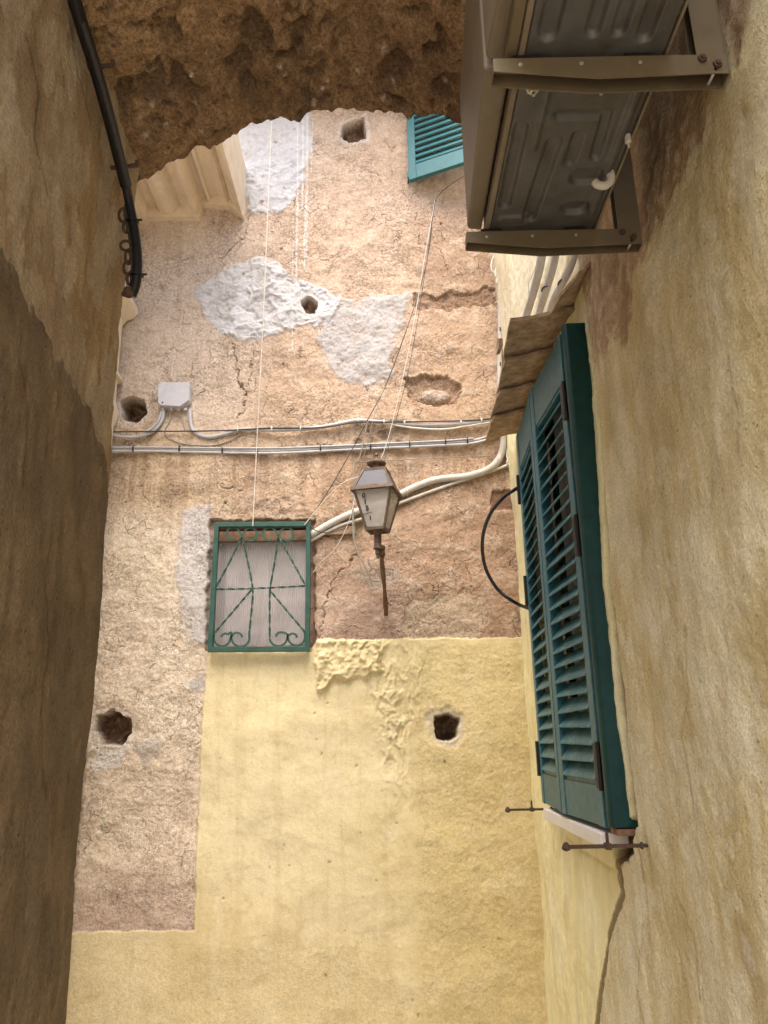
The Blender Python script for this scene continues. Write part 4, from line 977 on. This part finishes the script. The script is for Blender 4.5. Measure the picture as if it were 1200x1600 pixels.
# ------------------------------------------------------------------ barred window on the far wall
def barred_window():
    yf = YF - 0.045
    def G(a, b, d=0.0): return Vector(onY(a, b, yf + d))
    c = G(405, 1018)
    t = empty('barred_window', tuple(c), 'small window behind a dark green wrought iron grille with plastic sheet', 'window')
    q = [G(336, 817), G(486, 816), G(484, 1018), G(325, 1019)]
    w = 0.027
    def ext(a, b, k): d = (b - a).normalized(); return a - d * k, b + d * k
    h_ = w / 2
    m = sum(q, Vector()) / 4
    out = q; inn = [m + Vector(((p.x - m.x) * (1 - w / 0.285), 0, (p.z - m.z) * (1 - w / 0.365))) for p in q]
    V = []; F = []
    for d in (-0.018, 0.018):
        V += [tuple(p + Vector((0, d, 0))) for p in out] + [tuple(p + Vector((0, d, 0))) for p in inn]
    for i in range(4):
        j = (i + 1) % 4
        F += [(i, j, 4 + j, 4 + i), (8 + j, 8 + i, 12 + i, 12 + j), (j, i, 8 + i, 8 + j), (4 + i, 4 + j, 12 + j, 12 + i)]
    mk('frame', (V, F), M['green'], t, smooth=0, bevel=0.002)
    Z = lambda zx, zy: G(310 + zx / 6, 800 + zy / 6)     # places read off an enlargement
    def tw(a, b, turns, nm='twisted_bar', n=40, dy=0.0):
        P = [a + (b - a) * (k / n) + Vector((0, dy, 0)) for k in range(n + 1)]
        mk(nm, sweep(P, [(-.0062, -.0024), (.0062, -.0024), (.0062, .0024), (-.0062, .0024)], turns), M['green'], t, smooth=30)
    def twp(pts, turns, dy=0.0):
        P = [p + Vector((0, dy, 0)) for p in [Vector(v) for v in spline([tuple(x) for x in pts], 14)]]
        mk('twisted_bar', sweep(P, [(-.0062, -.0024), (.0062, -.0024), (.0062, .0024), (-.0062, .0024)], turns), M['green'], t, smooth=30)
    twp([Z(160, 720), Z(300, 460), Z(408, 235)], 2.5, -0.006); twp([Z(412, 235), Z(470, 500), Z(508, 720), Z(500, 900), Z(478, 1120)], 4.0, 0.003)
    twp([Z(748, 235), Z(715, 470), Z(672, 720), Z(668, 950), Z(668, 1190)], 4.0, 0.003); twp([Z(752, 235), Z(880, 460), Z(1000, 680)], 2.5, -0.006)
    twp([Z(150, 722), Z(500, 715), Z(1010, 690)], 4.5, 0.010)
    twp([Z(498, 730), Z(330, 930), Z(175, 1110), Z(148, 1150)], 3.0, -0.004); twp([Z(675, 740), Z(850, 950), Z(985, 1110), Z(1000, 1150)], 3.0, -0.004)
    def scroll(pts, r=0.0030):
        P = [tuple(Z(*p)) for p in pts]
        mk('scroll', sweep(spline(P, 6), [(-r, -.006), (r, -.006), (r, .006), (-r, .006)]), M['green'], t, smooth=30)
    def arc(cx, cy, r, a0, a1, n=12, r1=None):
        r1 = r1 or r
        return [(cx + (r + (r1 - r) * k / n) * math.cos(math.radians(a0 + (a1 - a0) * k / n)), cy - (r + (r1 - r) * k / n) * math.sin(math.radians(a0 + (a1 - a0) * k / n))) for k in range(n + 1)]
    scroll([(408, 215)] + arc(322, 208, 66, 20, 300, 12, 50)); scroll([(412, 225)] + arc(490, 212, 66, 165, -130, 12, 54))
    scroll([(748, 225)] + arc(664, 210, 66, 20, 300, 12, 54)); scroll([(752, 225)] + arc(830, 210, 66, 165, -130, 12, 54))
    scroll([(148, 1150)] + arc(222, 1180, 78, 190, 350, 8) + [(310, 1130)] + arc(255, 1180, 40, 60, 170, 5))
    scroll([(478, 1110)] + arc(395, 1178, 84, -10, -170, 8) + [(310, 1175), (340, 1135)] + arc(370, 1175, 40, 80, 0, 5))
    scroll([(668, 1190)] + arc(750, 1175, 82, 200, 350, 8) + [(835, 1150), (800, 1130)] + arc(770, 1170, 42, 70, 180, 5))
    scroll([(1000, 1140)] + arc(920, 1172, 80, -10, -170, 8) + [(842, 1160), (865, 1145)] + arc(885, 1178, 38, 100, 0, 5))
    # ribbed plastic sheet, card behind it and bare timber head
    a, b = G(334, 824, 0.10), G(482, 1012, 0.10)
    n = 100; xs = np.linspace(a.x, b.x, n); V = []; F = []
    z0, z1 = b.z, a.z - 0.05
    for i, x in enumerate(xs):
        yy = a.y + (0.0022 if i % 2 else -0.0022)
        V += [(x, yy, z0), (x, yy, z1)]
    for i, x in enumerate(xs):
        V += [(x, a.y + 0.006, z0), (x, a.y + 0.006, z1)]
    for i in range(n - 1):
        F += [(2 * i, 2 * i + 2, 2 * i + 3, 2 * i + 1), (2 * n + 2 * i + 2, 2 * n + 2 * i, 2 * n + 2 * i + 1, 2 * n + 2 * i + 3)]
    mk('ribbed_sheet', (V, F), M['panel'], t, smooth=0)
    p0, p1 = Z(240, 260), Z(1000, 1110)
    mk('card', box((p0.x, a.y + 0.012, p1.z), (p1.x, a.y + 0.016, p0.z)), M['card'], t, smooth=0)
    mk('dark_backing', box((a.x - 0.02, a.y + 0.03, b.z - 0.02), (b.x + 0.02, a.y + 0.035, a.z + 0.02)), M['wood'], t, smooth=0)
    l0, l1 = Z(170, 175), Z(1010, 235)
    mk('timber_head', box((a.x - 0.01, a.y - 0.03, l1.z), (b.x + 0.01, a.y + 0.012, l0.z + 0.012)), M['wood'], t, smooth=0, bevel=0.003)
    mk('timber_sill', box((a.x - 0.01, a.y - 0.05, b.z - 0.01), (b.x + 0.01, a.y + 0.02, b.z + 0.014)), M['wood'], t, smooth=0, bevel=0.003)
barred_window()
# plank embedded right of the grille
pp, pq = onY(487, 824, YF), onY(556, 836, YF)
mk('timber_lintel', box((pp[0] + 0.005, YF - 0.02, pq[2]), (pq[0], YF + 0.05, pp[2])), M['wood'], smooth=0, bevel=0.004, label='weathered timber plank end set in the wall beside the green grille', cat='plank')

# ------------------------------------------------------------------ turquoise shutter leaf high on the far wall
def upper_shutter():
    A = Vector(onY(640, 284, YF - 0.05)); B = Vector(onY(735, 247, YF - 0.23))
    u = Vector((B.x - A.x, B.y - A.y, 0)).normalized(); z0 = A.z; L = 0.52; H = 0.95
    w = Vector((u.y, -u.x, 0))
    t = empty('window_shutter', tuple(A), 'turquoise louvred shutter leaf hanging open high on the ochre wall', 'shutter')
    def bx(u0, u1, v0, v1, w0, w1):
        V = [tuple(Vector((A.x, A.y, z0)) + u * uu + w * ww + Vector((0, 0, vv))) for vv in (v0, v1) for uu, ww in ((u0, w0), (u1, w0), (u1, w1), (u0, w1))]
        return V, [(0, 3, 2, 1), (4, 5, 6, 7), (0, 1, 5, 4), (1, 2, 6, 5), (2, 3, 7, 6), (3, 0, 4, 7)]
    st, rb = 0.055, 0.115
    mk('stile', bx(0, st, 0, H, -0.018, 0.018), M['teal2'], t, smooth=0, bevel=0.003)
    mk('stile', bx(L - st, L, 0, H, -0.018, 0.018), M['teal2'], t, smooth=0, bevel=0.003)
    mk('bottom_rail', bx(st + 0.0005, L - st - 0.0005, 0.001, rb, -0.016, 0.016), M['teal2'], t, smooth=0, bevel=0.003)
    mk('top_rail', bx(st + 0.0005, L - st - 0.0005, H - rb, H - 0.001, -0.016, 0.016), M['teal2'], t, smooth=0, bevel=0.003)
    first = None; n = 14; p = (H - 2 * rb - 0.02) / n
    ca, sa = math.cos(math.radians(64)), math.sin(math.radians(64))
    for k in range(n):
        zc = rb + 0.01 + p * (k + 0.5)
        if first is None:
            V = []
            for uu in (st - 0.004, L - st + 0.004):
                for d_, e_ in ((-0.036, -0.004), (0.036, -0.004), (0.036, 0.004), (-0.036, 0.004)):
                    V.append(tuple(Vector((A.x, A.y, z0)) + u * uu + w * (d_ * ca + e_ * sa) + Vector((0, 0, zc - d_ * sa + e_ * ca))))
            first = mk('slat', (V, [(3, 2, 1, 0), (4, 5, 6, 7), (0, 1, 5, 4), (1, 2, 6, 5), (2, 3, 7, 6), (3, 0, 4, 7)]), M['teal2'], t, smooth=0); zz = zc
        else:
            l = WLOC[first.name].copy(); l.z += zc - zz; again(first, 'slat', t, l)
    mk('hinge', bx(-0.012, 0.004, 0.02, 0.07, -0.006, 0.022), M['teal2'], t, smooth=0, bevel=0.002)
    mk('hinge_pintle', bar(Vector((A.x - 0.006, A.y + 0.01, z0 + 0.045)), Vector((A.x - 0.006, YF + 0.05, z0 + 0.045)), 0.012, 0.012), M['iron'], t, smooth=0)
upper_shutter()

# ------------------------------------------------------------------ junction box, conduits, cables and wires
def at(pts, d): return [onY(a, b, YF - d) for a, b in pts]
def jbox():
    t = empty('junction_box', onY(272, 640, YF - 0.02), 'grey plastic junction box screwed to the wall above the conduits', 'junction box')
    poly = [(248, 604), (252, 600), (296, 600), (298, 602), (298, 629), (283, 639), (252, 637), (248, 633)]
    def P(k, y):
        q = [onY(a, b, YF - 0.03) for a, b in poly]; cx = sum(p[0] for p in q) / 8; cz = sum(p[2] for p in q) / 8
        return [((p[0] - cx) * k + cx, (p[2] - cz) * k + cz) for p in q]
    fn = lambda u, v, w: (u, w, v)
    mk('body', prism(P(1.0, 0), fn, YF - 0.05, YF + 0.02), M['box'], t, smooth=0, bevel=0.004)
    mk('lid', prism(P(0.97, 0), fn, YF - 0.062, YF - 0.0502), M['box'], t, smooth=0, bevel=0.004)
    mk('screw', lathe([(0.006, 0), (0.004, 0.002)], onY(254, 629, YF - 0.062), 8, (0, -1, 0)), M['iron'], t)
    for a in (255, 268, 279, 290):
        mk('cable_gland', lathe([(0.012, 0), (0.012, 0.014), (0.008, 0.018)], onY(a, 638, YF - 0.028), 10, (0, 0, -1)), M['box'], t)
jbox()
def cable(name, label, paths, clips=(), clipmat='black', cat='cable', clipr=0.016, clipd=0.022, group=None):
    """paths: list of (points, radius, material, ribbed)"""
    a = paths[0][0][0]
    t = empty(name, tuple(a), label, cat, group)
    for pts, r, m, rb in paths:
        mk('corrugated_conduit' if rb else 'cable', ribbed(pts, r) if rb else tube(pts, r, 8, 6), M[m], t, smooth=60 if not rb else 80)
    for cx, cy in clips:
        c = Vector(onY(cx, cy, YF - clipd))
        mk('cable_clip', join(sweep([c + Vector((0, -clipr * math.cos(q) * 0.95, clipr * math.sin(q))) for q in np.linspace(-2.2, 2.2, 14)], [(-.003, -.004), (.003, -.004), (.003, .004), (-.003, .004)])), M[clipmat], t, smooth=40)
up = [(150, 678), (200, 684), (250, 690), (300, 688)]
cable('cable_run', 'upper grey conduit and thin black cable sagging along the ochre wall', [
    (at([(297, 640), (298, 660), (304, 675), (325, 683), (355, 677), (375, 671), (420, 672), (480, 670), (520, 664), (560, 657), (600, 660), (660, 664), (720, 662), (760, 657), (785, 650)], .026), 0.0125, 'pvc', False),
    (at([(160, 675), (250, 674), (340, 673), (420, 669), (500, 668), (560, 660), (640, 659), (700, 658), (760, 655), (785, 648)], .040), 0.0045, 'wired', False),
    (at([(600, 661), (640, 668), (690, 671), (730, 666), (765, 660)], .030), 0.007, 'pvcw', False)],
    [(372, 671), (425, 671), (470, 670), (530, 662), (560, 658), (600, 660), (632, 662), (720, 661), (752, 658)], 'pvcw', clipr=0.017, clipd=0.028)
cable('cable_run', 'grey cable looping from the junction box towards the passage corner', [
    (at([(256, 640), (254, 655), (246, 668), (232, 678), (205, 683), (165, 680), (120, 679)], .024), 0.011, 'pvc', False),
    (at([(253, 640), (249, 655), (240, 667), (226, 677)], .022), 0.009, 'pvc', False)])
cable('cable_run', 'thin beige wires hanging below the junction box', [
    (at([(268, 641), (264, 660), (258, 672), (262, 684), (290, 694), (330, 696), (355, 690), (380, 676)], .018), 0.0038, 'wire', False),
    (at([(278, 640), (284, 655), (290, 674)], .018), 0.0035, 'wire', False)])
cable('cable_run', 'lower straight grey cable bundle tied with black clips across the wall', [
    (at([(120, 702), (220, 702), (330, 703), (430, 704), (520, 700), (600, 696), (690, 692), (740, 688), (775, 676), (790, 664), (800, 652)], .018), 0.0085, 'pvc', False),
    (at([(120, 706), (220, 705), (330, 707), (430, 708), (520, 704), (600, 700), (690, 696), (742, 692), (778, 680), (795, 668), (806, 658)], .020), 0.0085, 'pvc', False),
    (at([(120, 700), (220, 699), (330, 700), (430, 700), (520, 697), (600, 693), (690, 689), (740, 685)], .028), 0.006, 'pvc', False)],
    [(209, 702), (281, 702), (348, 704), (402, 705), (501, 701), (579, 698), (640, 695), (696, 691), (730, 689)], clipr=0.019, clipd=0.018)
cable('cable_run', 'thick corrugated conduit and smooth white pipe rising from the grille to the corner', [
    (at([(485, 836), (520, 816), (555, 800), (600, 786), (640, 765), (680, 750), (730, 744), (765, 732), (782, 712), (787, 685), (783, 660), (778, 640)], .028), 0.021, 'pvcw', True),
    (at([(485, 845), (530, 822), (580, 806), (620, 788), (690, 762), (740, 745), (790, 728), (806, 718)], .020), 0.010, 'pvcw', False)],
    [(636, 768), (780, 718)], 'pvcw', clipr=0.024, clipd=0.028)
cable('cable_run', 'vertical white corrugated conduit with coiled cables in the wall corner', [
    (at([(779, 400), (779, 440), (781, 480), (781, 540), (780, 600), (782, 650)], .030), 0.015, 'pvcw', True),
    (at([(776, 395), (768, 410), (770, 425), (785, 424), (797, 412)], .055), 0.006, 'pvcw', False), (at([(783, 395), (774, 425), (778, 432), (796, 408)], .06), 0.006, 'pvcw', False),
    (at([(787, 395), (776, 440), (784, 436), (795, 416)], .06), 0.006, 'pvcw', False),
    (at([(790, 664), (794, 690), (792, 712), (797, 725)], .03), 0.006, 'pvcw', False), (at([(792, 662), (786, 676), (800, 690), (792, 725), (806, 715)], .03), 0.0055, 'pvcw', False)],
    [(781, 455), (781, 516), (781, 570)], 'wired', clipr=0.018, clipd=0.030)
def onr(pts, d): return [onX(a, b, XR - d) for a, b in pts]
def wall_cables():
    for k, (pts, r, lab) in enumerate(((((852, 360), (845, 410), (834, 455), (823, 492), (818, 520)), 0.020, 'thick white conduit dropping behind the tile canopy next to the corner'),
                                       (((872, 360), (866, 410), (853, 455), (842, 490), (838, 520)), 0.017, 'pair of grey conduits tied with a black band dropping to the tile canopy'),
                                       (((905, 360), (895, 410), (878, 445), (862, 475), (855, 500)), 0.013, 'slim grey conduit tied with a black clip above the tile canopy'))):
        P = onr(pts, 0.03)
        t = empty('cable_run', tuple(P[0]), lab, 'cable')
        mk('cable', tube(P, r, 10, 6), M['pvc'], t, smooth=60)
        if k:
            mk('cable', tube([(x - 0.004, y - 0.036, z) for x, y, z in P], r * 0.8, 10, 6), M['pvc'], t, smooth=60)
            c = Vector(P[2]) + Vector((0, -0.018, 0))
            rr = r * 1.3
            mk('cable_clip', sweep([c + Vector((-(r + 0.004) * math.cos(q), 0.042 * math.sin(q), 0.01 * math.sin(q))) for q in np.linspace(-1.8, 1.8, 14)], [(-.003, -.003), (.003, -.003), (.003, .003), (-.003, .003)]), M['black'], t, smooth=40)
        else:
            mk('twine', tube([(P[1][0] - r, P[1][1] - .02, P[1][2] + .03), (P[1][0] - r - .004, P[1][1] + .01, P[1][2] - .02), (P[2][0] - r - 0.004, P[2][1] - .02, P[2][2] + .04), (P[2][0] - r, P[2][1] + 0.02, P[2][2])], 0.002, 6), M['string'], t)
wall_cables()
def single(name, label, pts, r, m, cat='wire', group=None):
    mk(name, tube(pts, r, 6, 8), M[m], smooth=60, label=label, cat=cat, group=group)
single('string', 'long white string hanging down the ochre wall to the green grille', [onY(427, 150, 4.30), onY(424, 200, 4.32), onY(412, 480, 4.34), onY(403, 660, 4.38), onY(395, 822, 4.43)], 0.0032, 'string', 'string')
single('wire', 'black wire running from the outdoor unit down the wall to the grille corner', [onY(760, 245, 4.30), onY(735, 268, 4.3), onY(682, 310, 4.36), onY(672, 380, 4.37), onY(655, 455, 4.38), onY(608, 590, 4.39), onY(575, 655, 4.40), onY(545, 712, 4.42), onY(508, 775, 4.43), onY(478, 818, 4.44)], 0.0026, 'wired')
single('wire', 'pale wire stretched slackly down to the lantern cap and grille corner', [onY(680, 311, 4.36), onY(664, 400, 4.36), onY(640, 540, 4.36), onY(605, 690, 4.36), onY(580, 735, 4.36), onY(535, 755, 4.38), onY(500, 790, 4.42), onY(476, 820, 4.43)], 0.0026, 'string')
single('wire', 'thin dark wire ending at the lantern cap', [onY(680, 312, 4.35), onY(662, 440, 4.3), onY(640, 570, 4.25), onY(615, 670, 4.2), onY(598, 727, 4.1)], 0.0020, 'wired')
single('wire', 'thin dull wire strung beside the black wire above the lantern', [onY(681, 312, 4.37), onY(655, 450, 4.37), onY(618, 560, 4.38), onY(588, 640, 4.39), onY(572, 700, 4.42), onY(552, 770, 4.44)], 0.0018, 'wire')
single('wire', 'loose grey cable looping down the wall left of the lantern glass', [onY(575, 655, 4.44), onY(562, 715, 4.46), onY(553, 730, 4.46), onY(551, 800, 4.45), onY(554, 850, 4.44), onY(568, 880, 4.44), onY(580, 905, 4.45), onY(592, 908, 4.46)], 0.0045, 'wire')
single('wire', 'greenish loose wire hanging in a loop under the lantern neck', [onY(552, 800, 4.45), onY(556, 850, 4.44), onY(566, 895, 4.44), onY(578, 915, 4.44), onY(590, 912, 4.45), onY(596, 900, 4.46)], 0.0022, 'wireg')
single('wire', 'slack thin wire from the lantern back down to the grille side', [onY(556, 770, 4.42), onY(545, 815, 4.42), onY(525, 855, 4.43), onY(500, 880, 4.45), onY(489, 895, 4.46)], 0.0020, 'string')
single('wire', 'thin dull wire strung level across the wall above the lantern', [onY(560, 722, 4.47), onY(640, 718, 4.47), onY(720, 714, 4.47), onY(775, 712, 4.47)], 0.0026, 'wire')
single('wire', 'short black cable tail leaving the top corner of the grille', [onY(484, 822, 4.43), onY(496, 830, 4.43), onY(515, 832, 4.44), onY(545, 824, 4.45)], 0.0028, 'wired')

# black hose in an arc between shutter and far wall
hy = 3.93
single('hose', 'black rubber hose bowed out in an arc beside the far shutter leaf', [onX(815, 758, XR + 0.01)] + [onY(a, b, hy) for a, b in ((806, 764), (786, 778), (765, 805), (754, 842), (758, 885), (778, 921), (806, 942))] + [onX(830, 952, XR + 0.01)], 0.0095, 'black', 'hose')

# ------------------------------------------------------------------ black cables and chain on the passage wall
def left_cables():
    X0 = XL + 0.045
    P = [onX(95, -80, X0), onX(122, 20, X0), onX(150, 110, X0), onX(172, 190, X0), onX(190, 262, X0), onX(197, 290, X0)]
    a = P[-1]
    P2 = [a, onY(203, 322, a[1] + 0.03), onY(211, 365, a[1] + 0.04), onY(215, 405, a[1] + 0.04), onY(213, 440, a[1] + 0.04), onY(206, 462, a[1] + 0.05)]
    t = empty('cable_run', tuple(a), 'thick black cables strapped along the passage wall under the arch', 'cable')
    mk('cable', tube(P, 0.021, 12, 8), M['black'], t, smooth=60)
    mk('cable', tube(P2, 0.0165, 12, 8), M['black'], t, smooth=60)
    mk('cable', tube([(x + 0.012, y + 0.01, z - 0.028) for x, y, z in P[1:]] + [(x - 0.018, y + 0.012, z - 0.012) for x, y, z in P2[1:5]], 0.008, 8, 8), M['wired'], t, smooth=60)
    for px, py in ((150, 108), (190, 264)):
        c = Vector(onX(px, py, X0 - 0.01)); 
        mk('strap', join(bar(c + Vector((-0.06, 0.0, 0.002)), c + Vector((0.055, 0.0, 0.014)), 0.014, 0.010), bar(c + Vector((0.052, 0, 0.012)), c + Vector((0.052, 0.0, 0.035)), 0.012, 0.01, (0, 1, 0))), M['iron'], t, smooth=0, bevel=0.002)
    for px, py in ((207, 345), (214, 430)):
        c = Vector(onY(px, py, a[1] + 0.04)); mk('cable_tie', sweep([c + Vector((0.021 * math.cos(q), 0.021 * math.sin(q), 0.004 * math.sin(q))) for q in np.linspace(0, 6.0, 18)] + [c + Vector((0.036, -0.006, -0.002))], [(-.002, -.003), (.002, -.003), (.002, .003), (-.002, .003)]), M['black'], t, smooth=30)
    ch = empty('iron_chain', onY(200, 455, a[1] + .03), 'rusty iron chain hanging beside the black cable at the passage corner', 'chain')
    ym = a[1] + 0.035
    for k, (px, py, hh, flat) in enumerate(((193, 336, 13, 0), (196, 355, 10, 1), (197, 384, 9, 2), (200, 402, 12, 1), (200, 418, 12, 0), (202, 436, 10, 1))):
        c = Vector(onY(px, py, ym)); s = 2.05 / FPX * 1.25 * hh
        w_ = s * (0.95 if flat == 2 else 0.55)
        ring = [c + Vector(((w_ * math.cos(q)) * (0.35 if flat == 1 else 1), (w_ * math.cos(q)) * (0.9 if flat == 1 else 0.2), s * math.sin(q))) for q in np.linspace(0, 2 * math.pi, 17)]
        mk('chain_link', sweep(ring, circ(0.0052, 6)), M['iron'], ch, smooth=60)
    c = Vector(onY(201, 456, ym)); mk('anchor', join(lathe([(0.012, -0.018), (0.02, -0.006), (0.016, 0.012), (0.006, 0.016)], tuple(c), 8), bar(c, c + Vector((-0.025, 0.02, 0.002)), 0.014, 0.014)), M['iron'], ch, smooth=0)
left_cables()
